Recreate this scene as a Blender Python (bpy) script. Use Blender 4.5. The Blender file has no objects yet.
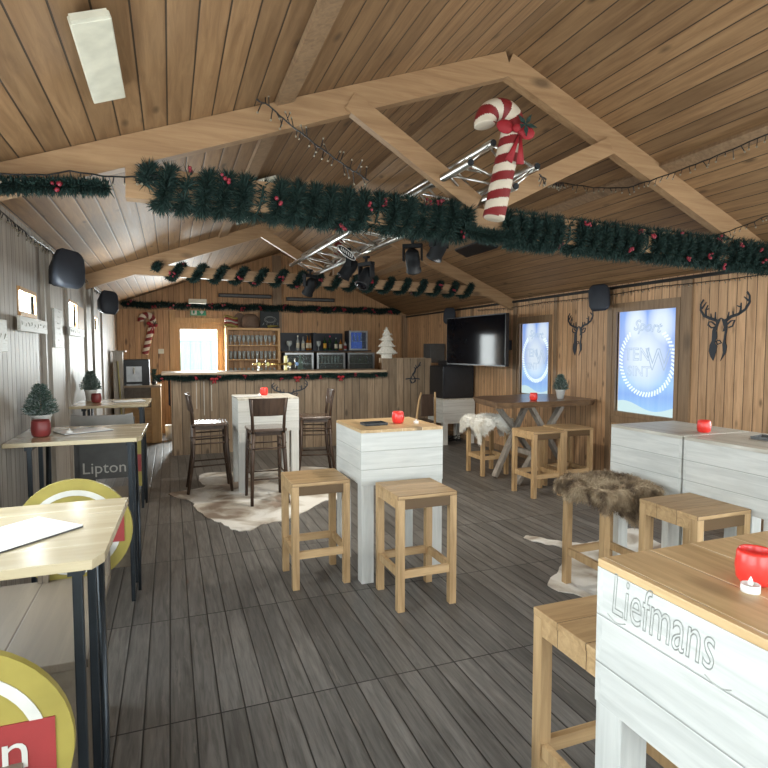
import bpy, math, random
from mathutils import Vector, Matrix, Euler
random.seed(7)
R = math.radians
PI = math.pi
scene = bpy.context.scene
col = scene.collection

# ------------------------------------------------------------------ materials
def new_mat(name):
    m = bpy.data.materials.new(name); m.use_nodes = True
    nt = m.node_tree; b = nt.nodes['Principled BSDF']
    return m, nt, b

def setp(b, **k):
    for n, v in k.items():
        b.inputs[n.replace('_', ' ')].default_value = v

def c4(c): return (c[0], c[1], c[2], 1)

def plain(name, c, rough=.5, metal=0, noise=.12, scale=12, bump=0, **k):
    m, nt, b = new_mat(name)
    N, L = nt.nodes, nt.links
    tc = N.new('ShaderNodeTexCoord'); no = N.new('ShaderNodeTexNoise')
    no.inputs['Scale'].default_value = scale; no.inputs['Detail'].default_value = 4
    L.new(tc.outputs['Object'], no.inputs['Vector'])
    cr = N.new('ShaderNodeValToRGB')
    cr.color_ramp.elements[0].position = .3; cr.color_ramp.elements[1].position = .7
    cr.color_ramp.elements[0].color = c4([v * (1 - noise) for v in c])
    cr.color_ramp.elements[1].color = c4([min(1, v * (1 + noise)) for v in c])
    L.new(no.outputs['Fac'], cr.inputs['Fac']); L.new(cr.outputs['Color'], b.inputs['Base Color'])
    setp(b, Roughness=rough, Metallic=metal)
    if bump:
        bp = N.new('ShaderNodeBump'); bp.inputs['Strength'].default_value = bump; bp.inputs['Distance'].default_value = .004
        L.new(no.outputs['Fac'], bp.inputs['Height']); L.new(bp.outputs['Normal'], b.inputs['Normal'])
    for n, v in k.items(): b.inputs[n.replace('_', ' ')].default_value = v
    return m

def wood(name, dark, light, along='Z', across=None, w=.1, gap=.035, gapc=(.03, .02, .015), var=.25, knots=.0,
         rough=.5, grain=1.0, joint=None, jointaxis=None, bump=.5, coat=0, worn=None):
    """planked wood; along = grain axis, across = axis the boards are counted on"""
    m, nt, b = new_mat(name)
    N, L = nt.nodes, nt.links
    def mth(op, a, c=None):
        n = N.new('ShaderNodeMath'); n.operation = op
        for i, v in enumerate((a, c)):
            if v is None: continue
            if isinstance(v, (int, float)): n.inputs[i].default_value = v
            else: L.new(v, n.inputs[i])
        return n.outputs[0]
    tc = N.new('ShaderNodeTexCoord'); sp = N.new('ShaderNodeSeparateXYZ')
    L.new(tc.outputs['Object'], sp.inputs[0])
    ax = {k: sp.outputs[k] for k in 'XYZ'}
    pid = None
    if across:
        s = mth('DIVIDE', mth('ADD', ax[across], 50.013), w)
        pid = mth('FLOOR', s); fr = mth('FRACT', s)
        d = mth('MINIMUM', fr, mth('SUBTRACT', 1.0, fr))
        g = mth('LESS_THAN', d, gap / 2)
        if joint:
            s2 = mth('DIVIDE', mth('ADD', ax[jointaxis], 49.5 * joint), joint)
            f2 = mth('FRACT', s2)
            g = mth('MAXIMUM', g, mth('LESS_THAN', f2, .008))
            pid2 = mth('ADD', pid, mth('MULTIPLY', mth('FLOOR', s2), 17.3))
        else: pid2 = pid
        wn = N.new('ShaderNodeTexWhiteNoise'); wn.noise_dimensions = '1D'
        L.new(pid2, wn.inputs['W'])
    sc = {'X': 9., 'Y': 9., 'Z': 9.}; sc[along] = .7
    cmb = N.new('ShaderNodeCombineXYZ')
    for k in 'XYZ':
        v = mth('MULTIPLY', ax[k], sc[k] * grain)
        if across: v = mth('ADD', v, mth('MULTIPLY', wn.outputs['Value'], 37.))
        L.new(v, cmb.inputs[k])
    no = N.new('ShaderNodeTexNoise'); no.inputs['Scale'].default_value = 3.2; no.inputs['Detail'].default_value = 6
    no.inputs['Roughness'].default_value = .62; no.inputs['Distortion'].default_value = .6
    L.new(cmb.outputs[0], no.inputs['Vector'])
    cr = N.new('ShaderNodeValToRGB')
    cr.color_ramp.elements[0].position = .32; cr.color_ramp.elements[1].position = .68
    cr.color_ramp.elements[0].color = c4(dark); cr.color_ramp.elements[1].color = c4(light)
    L.new(no.outputs['Fac'], cr.inputs['Fac'])
    colr = cr.outputs['Color']
    # large soft variation of the wood tone
    n2 = N.new('ShaderNodeTexNoise'); n2.inputs['Scale'].default_value = 1.1; n2.inputs['Detail'].default_value = 3
    L.new(tc.outputs['Object'], n2.inputs['Vector'])
    hs = N.new('ShaderNodeHueSaturation')
    val = mth('ADD', 1 - var * .5 - .08, mth('MULTIPLY', n2.outputs['Fac'], .16))
    if across: val = mth('ADD', val, mth('MULTIPLY', wn.outputs['Value'], var))
    else: val = mth('ADD', val, var * .5)
    L.new(val, hs.inputs['Value']); L.new(colr, hs.inputs['Color']); colr = hs.outputs['Color']
    if worn:
        n3 = N.new('ShaderNodeTexNoise'); n3.inputs['Scale'].default_value = worn[1]; n3.inputs['Detail'].default_value = 8
        n3.inputs['Roughness'].default_value = .7
        L.new(cmb.outputs[0], n3.inputs['Vector'])
        r3 = N.new('ShaderNodeValToRGB'); r3.color_ramp.elements[0].position = worn[2]; r3.color_ramp.elements[1].position = worn[2] + .06
        L.new(n3.outputs['Fac'], r3.inputs['Fac'])
        mx = N.new('ShaderNodeMixRGB'); L.new(r3.outputs['Color'], mx.inputs['Fac'])
        L.new(colr, mx.inputs['Color1']); mx.inputs['Color2'].default_value = c4(worn[0]); colr = mx.outputs['Color']
    if knots:
        kc = N.new('ShaderNodeCombineXYZ'); ks = {'X': 8., 'Y': 8., 'Z': 8.}; ks[along] = 3.2
        for k in 'XYZ':
            v = mth('MULTIPLY', ax[k], ks[k])
            if across: v = mth('ADD', v, mth('MULTIPLY', wn.outputs['Value'], 19.))
            L.new(v, kc.inputs[k])
        vo = N.new('ShaderNodeTexVoronoi'); vo.inputs['Scale'].default_value = knots
        L.new(kc.outputs[0], vo.inputs['Vector'])
        kr = N.new('ShaderNodeValToRGB'); kr.color_ramp.elements[0].position = .06; kr.color_ramp.elements[1].position = .16
        kr.color_ramp.elements[0].color = (1, 1, 1, 1); kr.color_ramp.elements[1].color = (0, 0, 0, 1)
        L.new(vo.outputs['Distance'], kr.inputs['Fac'])
        mx = N.new('ShaderNodeMixRGB'); L.new(mth('MULTIPLY', kr.outputs['Color'], .75), mx.inputs['Fac'])
        L.new(colr, mx.inputs['Color1']); mx.inputs['Color2'].default_value = c4([v * .28 for v in dark]); colr = mx.outputs['Color']
    hgt = mth('MULTIPLY', no.outputs['Fac'], .25)
    if across:
        mx = N.new('ShaderNodeMixRGB'); L.new(g, mx.inputs['Fac']); L.new(colr, mx.inputs['Color1'])
        mx.inputs['Color2'].default_value = c4(gapc); colr = mx.outputs['Color']
        sm = N.new('ShaderNodeMapRange'); sm.inputs['From Max'].default_value = max(gap * 1.6, .02)
        L.new(d, sm.inputs['Value']); hgt = mth('ADD', hgt, sm.outputs[0])
    L.new(colr, b.inputs['Base Color'])
    bp = N.new('ShaderNodeBump'); bp.inputs['Strength'].default_value = bump; bp.inputs['Distance'].default_value = .004
    L.new(hgt, bp.inputs['Height']); L.new(bp.outputs['Normal'], b.inputs['Normal'])
    rr = mth('ADD', rough - .08, mth('MULTIPLY', no.outputs['Fac'], .16)); L.new(rr, b.inputs['Roughness'])
    if coat: b.inputs['Coat Weight'].default_value = coat; b.inputs['Coat Roughness'].default_value = .22
    return m

M = {}
M['floor'] = wood('floor_decking', (.072, .068, .064), (.175, .166, .155), 'Y', 'X', .105, .062, (.008, .007, .006), .5, rough=.44, joint=1.0, jointaxis='Y', grain=1.6, worn=((.17, .155, .14), 2.2, .6))
M['ceil'] = wood('ceiling_boards', (.185, .10, .045), (.31, .185, .090), 'Y', 'X', .115, .06, (.035, .02, .01), .4, .75, rough=.6)
M['wallr'] = wood('pine_wall_boards', (.42, .24, .12), (.66, .41, .23), 'Z', 'Y', .095, .07, (.09, .045, .02), .3, .95, rough=.55)
M['wallf'] = wood('pine_wall_boards_across', (.36, .19, .085), (.55, .32, .155), 'Z', 'X', .1, .05, (.07, .035, .015), .25, .6, rough=.55)
M['walll'] = wood('greyed_wall_boards', (.27, .235, .20), (.43, .39, .34), 'Z', 'Y', .1, .07, (.07, .06, .05), .25, .3, rough=.5)
M['beam'] = wood('beam_wood', (.28, .16, .078), (.40, .25, .13), 'X', knots=.45, var=.1, rough=.55)
M['trim'] = wood('trim_wood', (.20, .125, .07), (.33, .215, .125), 'Z', knots=.3, var=.1, rough=.5)
M['trimg'] = wood('grey_trim_wood', (.30, .265, .22), (.45, .41, .36), 'Z', knots=.3, var=.1, rough=.5)
M['doorw'] = wood('door_pine', (.42, .235, .09), (.60, .36, .16), 'Z', knots=.4, var=.1, rough=.5)
M['stool'] = wood('stool_pine', (.36, .225, .105), (.58, .395, .21), 'X', 'Y', .135, .02, (.12, .07, .03), .12, .5, rough=.48)
M['stoolv'] = wood('stool_pine_upright', (.36, .225, .105), (.58, .395, .21), 'Z', knots=.4, var=.1, rough=.5)
M['top'] = wood('table_top_pine', (.46, .30, .14), (.68, .48, .26), 'Y', 'X', .152, .02, (.8, .66, .45), .12, .4, rough=.42)
M['topw'] = wood('whitewashed_top', (.42, .39, .33), (.62, .60, .54), 'Y', 'X', .15, .03, (.2, .18, .15), .12, .2, rough=.4)
M['white'] = wood('white_painted_boards', (.53, .54, .52), (.69, .695, .67), 'X', 'Z', .127, .022, (.30, .31, .29), .06, rough=.45, worn=((.45, .38, .26), 1.3, .70))
M['whitey'] = wood('white_painted_side_boards', (.53, .54, .52), (.69, .695, .67), 'Y', 'Z', .127, .022, (.30, .31, .29), .06, rough=.45, worn=((.45, .38, .26), 1.3, .70))
M['whitev'] = wood('white_painted_post', (.53, .54, .52), (.69, .695, .67), 'Z', var=.05, rough=.45, worn=((.45, .38, .26), 1.3, .70))
M['barfront'] = wood('weathered_bar_boards', (.165, .115, .072), (.30, .22, .145), 'Z', 'X', .135, .06, (.03, .02, .012), .45, .6, rough=.6)
M['bartop'] = wood('bar_top_wood', (.36, .26, .17), (.52, .40, .28), 'X', var=.1, rough=.4)
M['dark'] = wood('dark_brown_wood', (.036, .020, .013), (.075, .044, .028), 'Z', var=.1, rough=.42)
M['seatdark'] = wood('dark_brown_seat', (.075, .05, .038), (.13, .09, .07), 'X', var=.1, rough=.22, coat=.6)
M['slab'] = wood('live_edge_slab', (.085, .055, .042), (.19, .125, .09), 'X', 'Y', .4, .01, (.03, .02, .015), .12, .35, rough=.32, coat=.4)
M['slabe'] = wood('slab_bark_edge', (.09, .052, .032), (.24, .145, .075), 'X', knots=.5, var=.2, rough=.6)
M['greywood'] = wood('grey_wood_leg', (.20, .175, .15), (.36, .32, .275), 'Z', var=.1, rough=.6)
M['ply'] = wood('light_plywood_top', (.40, .325, .20), (.54, .46, .31), 'X', knots=.25, var=.1, rough=.25, grain=.5, coat=.4)
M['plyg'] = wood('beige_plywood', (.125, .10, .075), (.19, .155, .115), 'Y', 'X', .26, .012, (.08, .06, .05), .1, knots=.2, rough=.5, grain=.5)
M['gold'] = wood('golden_pine', (.50, .29, .12), (.68, .43, .20), 'Z', knots=.3, var=.1, rough=.5)
M['goldx'] = wood('golden_pine_shelf', (.50, .29, .12), (.68, .43, .20), 'X', knots=.3, var=.1, rough=.5)
M['bmetal'] = plain('dark_steel', (.035, .042, .05), .38, .6)
M['black'] = plain('black_plastic', (.014, .016, .02), .42)
M['spotblack'] = plain('matt_black_metal', (.006, .007, .009), .6, Specular_IOR_Level=.25)
M['speaker'] = plain('speaker_grille', (.022, .027, .038), .62, scale=300, bump=.4)
M['matblack'] = plain('black_panel', (.01, .012, .016), .3)
M['deer'] = plain('black_cut_metal', (.018, .024, .035), .5)
M['chrome'] = plain('aluminium', (.62, .62, .60), .28, 1)
M['steel'] = plain('brushed_grey_metal', (.36, .37, .38), .35, .8)
M['brass'] = plain('polished_brass', (.75, .55, .22), .25, 1)
M['red'] = plain('red_glass', (.80, .045, .035), .3, Subsurface_Weight=.25)
M['shadered'] = plain('red_glass_painted_shade', (.20, .03, .03), .4)  # same red glass with shade put into the colour
M['redfab'] = plain('red_fabric', (.30, .012, .02), .7)
M['berry'] = plain('red_berries', (.24, .015, .03), .35)
M['green'] = plain('tinsel_green', (.010, .032, .026), .8, noise=.5, scale=60)
M['fir'] = plain('fir_needles', (.075, .125, .10), .8, noise=.5, scale=80)
M['firs'] = plain('frosted_needle_tips', (.30, .35, .34), .8)
M['pot'] = plain('white_pot', (.66, .66, .64), .4)
M['wax'] = plain('white_plastic', (.85, .85, .83), .35)
M['stripew'] = plain('cream_candy_stripe', (.62, .55, .45), .55)
M['striper'] = plain('dark_red_candy_stripe', (.19, .011, .014), .55)
M['wire'] = plain('black_cable', (.012, .012, .013), .5)
M['bulb'] = plain('clear_bulb', (.26, .23, .17), .3)
M['yellow'] = plain('yellow_panel', (.27, .22, .05), .4)
M['ringw'] = plain('white_ring_print', (.52, .51, .47), .4)
M['maroon'] = plain('maroon_print', (.25, .03, .03), .45)
M['greyp'] = plain('dark_grey_panel', (.085, .085, .085), .45)
M['greyl'] = plain('grey_laminate', (.20, .19, .175), .4)
M['paper'] = plain('white_card', (.75, .75, .74), .3)
M['screen'] = plain('tv_glass', (.005, .005, .007), .07, Specular_IOR_Level=.05)
M['blackw'] = plain('dark_blue_black_panel', (.012, .015, .026), .5)
M['carve'] = plain('carved_outline_paint', (.40, .41, .39), .6)
M['signw'] = wood('whitewashed_sign', (.50, .50, .46), (.70, .70, .66), 'Y', var=.1, rough=.5, worn=((.35, .32, .27), 3., .6))
M['signgrey'] = plain('sign_letter_grey', (.46, .455, .42), .6)
M['apron'] = plain('navy_cloth', (.02, .03, .05), .8)
M['straw'] = plain('brown_wicker', (.16, .105, .075), .8, noise=.4, scale=90, bump=.6)
M['twig'] = plain('white_twigs', (.68, .66, .60), .7, noise=.25, scale=60, bump=.8)
M['chalk'] = plain('chalkboard_grey', (.022, .028, .03), .6)
M['chalkw'] = plain('chalk_white', (.45, .47, .45), .9)
M['exitg'] = plain('sign_green', (.01, .22, .10), .4)
M['lampw'] = plain('pale_lamp_housing', (.62, .60, .50), .4)
M['panelg'] = plain('pale_grey_green_panel', (.40, .43, .36), .35)
M['snowout'] = plain('pale_ground_outside', (.5, .5, .48), .9)
M['teal'] = wood('teal_shed_boards', (.25, .60, .54), (.35, .72, .66), 'Z', 'X', .25, .04, (.05, .25, .22), .1)
M['tapy'] = plain('pale_yellow_badge', (.80, .74, .30), .3)
M['tapb'] = plain('blue_badge', (.25, .42, .75), .3)
M['amber'] = plain('amber_bottle_glass', (.25, .09, .015), .12)
M['dgreen'] = plain('green_bottle_glass', (.02, .06, .025), .12)
M['label'] = plain('cream_label', (.68, .63, .50), .6)
M['labely'] = plain('orange_label', (.65, .36, .05), .6)
M['pink'] = plain('pink_cap', (.6, .06, .16), .4)

def glassmat(name, tint=(.85, .9, .9), fac=.25, rough=.05):
    m, nt, b = new_mat(name); N, L = nt.nodes, nt.links
    tr = N.new('ShaderNodeBsdfTransparent'); tr.inputs[0].default_value = c4([min(1, t) for t in tint])
    mx = N.new('ShaderNodeMixShader'); mx.inputs[0].default_value = fac
    setp(b, Roughness=rough, Base_Color=c4((.75, .8, .8)))
    L.new(tr.outputs[0], mx.inputs[1]); L.new(b.outputs[0], mx.inputs[2])
    L.new(mx.outputs[0], N['Material Output'].inputs['Surface'])
    return m
M['glass'] = glassmat('clear_glass', fac=.4)
M['pane'] = glassmat('window_pane', (.95, .98, .97), .06)
M['fglass'] = glassmat('fridge_glass', (.72, .78, .78), .08)

def hide_mat(name, base, dark, light, s, lo, hi):
    m, nt, b = new_mat(name); N, L = nt.nodes, nt.links
    tc = N.new('ShaderNodeTexCoord'); no = N.new('ShaderNodeTexNoise'); no.inputs['Scale'].default_value = s
    no.inputs['Detail'].default_value = 5; no.inputs['Distortion'].default_value = .8
    L.new(tc.outputs['Object'], no.inputs['Vector'])
    cr = N.new('ShaderNodeValToRGB'); e = cr.color_ramp.elements
    e[0].position = lo; e[0].color = c4(dark); e[1].position = hi; e[1].color = c4(light)
    x = e.new((lo + hi) / 2); x.color = c4(base)
    L.new(no.outputs['Fac'], cr.inputs['Fac']); L.new(cr.outputs['Color'], b.inputs['Base Color'])
    b.inputs['Roughness'].default_value = .75
    n2 = N.new('ShaderNodeTexNoise'); n2.inputs['Scale'].default_value = 140; L.new(tc.outputs['Object'], n2.inputs['Vector'])
    bp = N.new('ShaderNodeBump'); bp.inputs['Strength'].default_value = .4; bp.inputs['Distance'].default_value = .003
    L.new(n2.outputs['Fac'], bp.inputs['Height']); L.new(bp.outputs['Normal'], b.inputs['Normal'])
    return m
M['cow'] = hide_mat('cowhide', (.50, .46, .40), (.26, .20, .155), (.72, .70, .66), 2.2, .38, .58)
M['furb'] = hide_mat('brown_reindeer_fur', (.34, .25, .16), (.12, .08, .052), (.60, .48, .33), 9., .33, .64)
M['furw'] = hide_mat('white_sheep_fur', (.86, .84, .78), (.72, .67, .58), (.93, .92, .88), 9., .28, .6)

def poster_mat(name, y0, y1, z0, z1, strength):
    """printed snow scene on a window, lit from behind"""
    m, nt, b = new_mat(name); N, L = nt.nodes, nt.links
    def mth(op, a, c=None):
        n = N.new('ShaderNodeMath'); n.operation = op
        for i, v in enumerate((a, c)):
            if v is None: continue
            if isinstance(v, (int, float)): n.inputs[i].default_value = v
            else: L.new(v, n.inputs[i])
        return n.outputs[0]
    tc = N.new('ShaderNodeTexCoord'); sp = N.new('ShaderNodeSeparateXYZ'); L.new(tc.outputs['Object'], sp.inputs[0])
    u = mth('DIVIDE', mth('SUBTRACT', y1, sp.outputs['Y']), y1 - y0)      # 0 at the left as seen in the room
    v = mth('DIVIDE', mth('SUBTRACT', sp.outputs['Z'], z0), z1 - z0)
    cr = N.new('ShaderNodeValToRGB'); e = cr.color_ramp.elements
    e[0].position = 0; e[0].color = (.30, .62, .95, 1); e[1].position = 1; e[1].color = (.12, .28, .85, 1)
    for p, c in ((.18, (.16, .36, .88)), (.30, (.30, .58, .95)), (.5, (.26, .38, .82)), (.8, (.22, .36, .85))):
        x = e.new(p); x.color = c4(c)
    L.new(v, cr.inputs['Fac']); colr = cr.outputs['Color']
    # frosted streaks of the printed boards
    st = N.new('ShaderNodeCombineXYZ'); L.new(mth('MULTIPLY', u, 12.), st.inputs['X']); L.new(mth('MULTIPLY', v, .8), st.inputs['Y'])
    no = N.new('ShaderNodeTexNoise'); no.inputs['Scale'].default_value = 1.3; no.inputs['Detail'].default_value = 4; L.new(st.outputs[0], no.inputs['Vector'])
    mx = N.new('ShaderNodeMixRGB'); L.new(mth('MULTIPLY', no.outputs['Fac'], .5), mx.inputs['Fac']); L.new(colr, mx.inputs['Color1']); mx.inputs['Color2'].default_value = (.62, .80, .98, 1); colr = mx.outputs['Color']
    # glow of two outside lights painted in at the top, and the snow drift below
    f = None
    for cu, cv, ru, rv in ((.30, .86, .22, .24), (.72, .86, .24, .24), (.46, .55, .40, .36)):
        a = mth('POWER', mth('DIVIDE', mth('SUBTRACT', u, cu), ru), 2.0)
        c = mth('POWER', mth('DIVIDE', mth('SUBTRACT', v, cv), rv), 2.0)
        q = mth('MAXIMUM', mth('SUBTRACT', 1.0, mth('ADD', a, c)), 0.0)
        f = q if f is None else mth('MAXIMUM', f, q)
    mx = N.new('ShaderNodeMixRGB'); L.new(mth('MINIMUM', mth('MULTIPLY', f, .95), .84), mx.inputs['Fac']); L.new(colr, mx.inputs['Color1']); mx.inputs['Color2'].default_value = (.84, .94, 1, 1); colr = mx.outputs['Color']
    hill = mth('ADD', .075, mth('MULTIPLY', mth('SINE', mth('ADD', mth('MULTIPLY', u, 6.0), .9)), .04))
    mx = N.new('ShaderNodeMixRGB'); L.new(mth('LESS_THAN', v, hill), mx.inputs['Fac']); L.new(colr, mx.inputs['Color1']); mx.inputs['Color2'].default_value = (.62, .82, .84, 1); colr = mx.outputs['Color']
    b.inputs['Base Color'].default_value = (.04, .05, .06, 1); L.new(colr, b.inputs['Emission Color'])
    setp(b, Emission_Strength=strength, Roughness=.3)
    return m

def lit_print(name, c, e):
    m, nt, b = new_mat(name); setp(b, Base_Color=(.04, .05, .06, 1), Emission_Color=c4(c), Emission_Strength=e); return m
M['ropep'] = lit_print('lit_rope_print', (.80, .93, 1), .85)
M['inkp'] = lit_print('lit_letter_print', (.50, .64, .82), .62)
# ------------------------------------------------------------------ mesh builder
class MB:
    def __init__(s): s.v = []; s.f = []; s.m = []
    def add(s, vs, fs, mi=0, mat=None):
        o = len(s.v)
        for p in vs:
            p = Vector(p)
            s.v.append(mat @ p if mat else p)
        for f in fs: s.f.append(tuple(i + o for i in f)); s.m.append(mi)
        return s
    def box(s, x0, x1, y0, y1, z0, z1, mi=0, mat=None):
        vs = [(x, y, z) for x in (x0, x1) for y in (y0, y1) for z in (z0, z1)]
        return s.add(vs, [(0, 1, 3, 2), (4, 6, 7, 5), (0, 4, 5, 1), (2, 3, 7, 6), (0, 2, 6, 4), (1, 5, 7, 3)], mi, mat)
    def beam(s, p0, p1, w, h, up=(0, 0, 1), mi=0, off=0):
        """box from p0 to p1; w sideways, h along up; off shifts along up"""
        p0, p1 = Vector(p0), Vector(p1); d = (p1 - p0).normalized(); up = Vector(up)
        sd = d.cross(up).normalized(); u = sd.cross(d).normalized()
        vs = []
        for p in (p0, p1):
            for a in (-.5, .5):
                for b in (-.5, .5): vs.append(p + sd * a * w + u * (b * h + off))
        return s.add(vs, [(0, 1, 3, 2), (4, 6, 7, 5), (0, 4, 5, 1), (2, 3, 7, 6), (0, 2, 6, 4), (1, 5, 7, 3)], mi)
    def tube(s, path, r, n=8, mi=0, cap=True, flat=1, mif=None):
        path = [Vector(p) for p in path]; k = len(path)
        rs = r if isinstance(r, (list, tuple)) else [r] * k
        o = len(s.v); prev = None
        for i, p in enumerate(path):
            t = (path[min(i + 1, k - 1)] - path[max(i - 1, 0)]).normalized()
            if prev is None:
                a = Vector((0, 0, 1)) if abs(t.z) < .9 else Vector((1, 0, 0))
                x = t.cross(a).normalized()
            else:
                x = (prev - t * prev.dot(t)).normalized()
            prev = x; y = t.cross(x)
            for j in range(n):
                an = 2 * PI * j / n
                s.v.append(p + (x * math.cos(an) + y * math.sin(an) * flat) * rs[i])
        for i in range(k - 1):
            for j in range(n):
                a = o + i * n + j; b = o + i * n + (j + 1) % n
                s.f.append((a, b, b + n, a + n)); s.m.append(mif(i, j) if mif else mi)
        if cap:
            s.f.append(tuple(o + j for j in range(n))[::-1]); s.m.append(mi)
            s.f.append(tuple(o + (k - 1) * n + j for j in range(n))); s.m.append(mi)
        return s
    def cyl(s, p0, p1, r0, r1=None, n=12, mi=0):
        return s.tube([p0, p1], [r0, r0 if r1 is None else r1], n, mi)
    def lathe(s, prof, c=(0, 0, 0), n=20, mi=0, sx=1, sy=1, mat=None):
        o = len(s.v); c = Vector(c)
        for r, z in prof:
            for j in range(n):
                a = 2 * PI * j / n
                p = Vector((c.x + r * sx * math.cos(a), c.y + r * sy * math.sin(a), c.z + z))
                s.v.append(mat @ p if mat else p)
        for i in range(len(prof) - 1):
            for j in range(n):
                a = o + i * n + j; b = o + i * n + (j + 1) % n
                s.f.append((a, b, b + n, a + n)); s.m.append(mi)
        if prof[0][0] > 1e-5: s.f.append(tuple(o + j for j in range(n))[::-1]); s.m.append(mi)
        if prof[-1][0] > 1e-5: s.f.append(tuple(o + (len(prof) - 1) * n + j for j in range(n))); s.m.append(mi)
        return s
    def plate(s, pts, fr, th, mi=0):
        """polygon pts (u,v) mapped by fr(u,v,w) and given thickness th"""
        n = len(pts); o = len(s.v)
        for w in (0, th):
            for u, v in pts: s.v.append(Vector(fr(u, v, w)))
        s.f.append(tuple(range(o, o + n))); s.m.append(mi)
        s.f.append(tuple(range(o + n, o + 2 * n))[::-1]); s.m.append(mi)
        for i in range(n):
            j = (i + 1) % n; s.f.append((o + i, o + n + i, o + n + j, o + j)); s.m.append(mi)
        return s
    def blob(s, c, r, n=8, mi=0):
        rx, ry, rz = r if isinstance(r, (tuple, list)) else (r, r, r)
        k = max(4, n // 2)
        prof = [(math.sin(PI * i / k), -math.cos(PI * i / k)) for i in range(k + 1)]
        o = len(s.v); c = Vector(c)
        for q, z in prof:
            for j in range(n):
                a = 2 * PI * j / n; s.v.append(c + Vector((q * rx * math.cos(a), q * ry * math.sin(a), z * rz)))
        for i in range(k):
            for j in range(n):
                a = o + i * n + j; b = o + i * n + (j + 1) % n
                s.f.append((a, b, b + n, a + n)); s.m.append(mi)
        return s
    def build(s, name, mats, parent=None, smooth=False, bevel=0, kind=None, label=None):
        if not isinstance(mats, (list, tuple)): mats = [mats]
        off = Vector(parent.location) if parent else Vector()
        if parent and parent.parent: off = off + Vector(parent.parent.location)
        me = bpy.data.meshes.new(name)
        me.from_pydata([p - off for p in s.v], [], s.f); me.update()
        for k in mats: me.materials.append(M[k] if isinstance(k, str) else k)
        me.polygons.foreach_set('material_index', s.m)
        if smooth: me.polygons.foreach_set('use_smooth', [True] * len(me.polygons))
        me.validate()
        o = bpy.data.objects.new(name, me); col.objects.link(o)
        if parent: o.parent = parent
        if bevel:
            md = o.modifiers.new('bevel', 'BEVEL'); md.width = bevel; md.segments = 2; md.limit_method = 'ANGLE'
        if kind: o['kind'] = kind
        if label: o['label'] = label
        return o

def thing(name, label, cat, loc=(0, 0, 0), group=None):
    o = bpy.data.objects.new(name, None); col.objects.link(o); o.location = loc
    o.empty_display_size = .1
    return tag(o, label, cat, group)
def tag(o, label, cat, group=None):
    o['label'] = label; o['category'] = cat
    if group: o['group'] = group
    return o
def copy_tree(o, parent=None):
    c = o.copy(); col.objects.link(c); c.parent = parent
    for ch in list(o.children): copy_tree(ch, c)
    return c
def put(proto, first, loc, rz, label, group=None):
    o = proto if first else copy_tree(proto)
    o.location = loc; o.rotation_euler = (0, 0, rz); o['label'] = label
    if group: o['group'] = group
    return o
def text_mesh(txt, size, depth=.002, outline=0, res=3, shear=0):
    cu = bpy.data.curves.new('lettering', 'FONT'); cu.body = txt; cu.size = size; cu.align_x = 'CENTER'; cu.align_y = 'CENTER'
    cu.resolution_u = res; cu.shear = shear
    if outline: cu.fill_mode = 'NONE'; cu.bevel_depth = outline; cu.bevel_resolution = 0
    else: cu.extrude = depth
    to = bpy.data.objects.new('lettering', cu); col.objects.link(to)
    dg = bpy.context.evaluated_depsgraph_get(); dg.update()
    me = bpy.data.meshes.new_from_object(to.evaluated_get(dg))
    vs = [v.co.copy() for v in me.vertices]; fs = [tuple(p.vertices) for p in me.polygons]
    bpy.data.objects.remove(to); bpy.data.curves.remove(cu); bpy.data.meshes.remove(me)
    return vs, fs
def lettering(mb, txt, size, fr, mi=0, **k):
    vs, fs = text_mesh(txt, size, **k)
    mb.add([fr(v.x, v.y, v.z) for v in vs], fs, mi)

# ------------------------------------------------------------------ the room
XL, XR, YN, YF = -.92, 4.9, -1.6, 11.6
ZL, ZR, XP, ZP = 2.46, 2.36, 2.13, 3.57
def roofz(x): return ZL + (x - XL) * (ZP - ZL) / (XP - XL) if x < XP else ZP + (x - XP) * (ZR - ZP) / (XR - XP)

def grid_wall(name, axis, pos, th, a0, a1, z0, z1, holes, mat):
    """wall in boxes around rectangular openings; axis 'x' = plane of constant x"""
    As = sorted({a0, a1, *[h[0] for h in holes], *[h[1] for h in holes]}); Zs = sorted({z0, z1, *[h[2] for h in holes], *[h[3] for h in holes]})
    mb = MB()
    for i in range(len(As) - 1):
        for j in range(len(Zs) - 1):
            ca, cz = (As[i] + As[i + 1]) / 2, (Zs[j] + Zs[j + 1]) / 2
            if any(h[0] < ca < h[1] and h[2] < cz < h[3] for h in holes): continue
            if axis == 'x': mb.box(min(pos, pos + th), max(pos, pos + th), As[i], As[i + 1], Zs[j], Zs[j + 1])
            else: mb.box(As[i], As[i + 1], min(pos, pos + th), max(pos, pos + th), Zs[j], Zs[j + 1])
    return mb
LW = [(4.32, 4.78, 1.855, 1.99), (6.30, 6.74, 1.835, 2.07), (8.2, 8.52, 1.875, 2.02), (1.6, 3.3, .95, 2.1), (-.9, 1.1, .95, 2.1)]  # last two are out of view, enlarged to bring in more daylight
RW = [(4.41, 5.24, .885, 2.04), (6.50, 7.19, .96, 1.985)]
RN_ADDED = [(1.3, 2.9, .95, 2.05), (-.9, .8, .95, 2.05)]  # unseen windows, added to brighten the near tables and floor
MB().box(XL - .1, XR + .1, YN - .1, YF + .1, -.06, 0).build('floor', 'floor', kind='structure')
grid_wall('wall_left', 'x', XL, -.022, YN, YF, 0, ZL + .02, LW, 'walll').build('wall_left', 'walll', kind='structure')
grid_wall('wall_right', 'x', XR, .1, YN, YF, 0, ZR + .02, RW + RN_ADDED, 'wallr').build('wall_right', 'wallr', kind='structure')
mb = grid_wall('wall_far', 'y', YF, .1, XL - .1, XR + .1, 0, 2.34, [(.10, .98, .0, 2.12)], 'wallf')
fr = lambda u, v, w: (u, YF + w, v)
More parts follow.
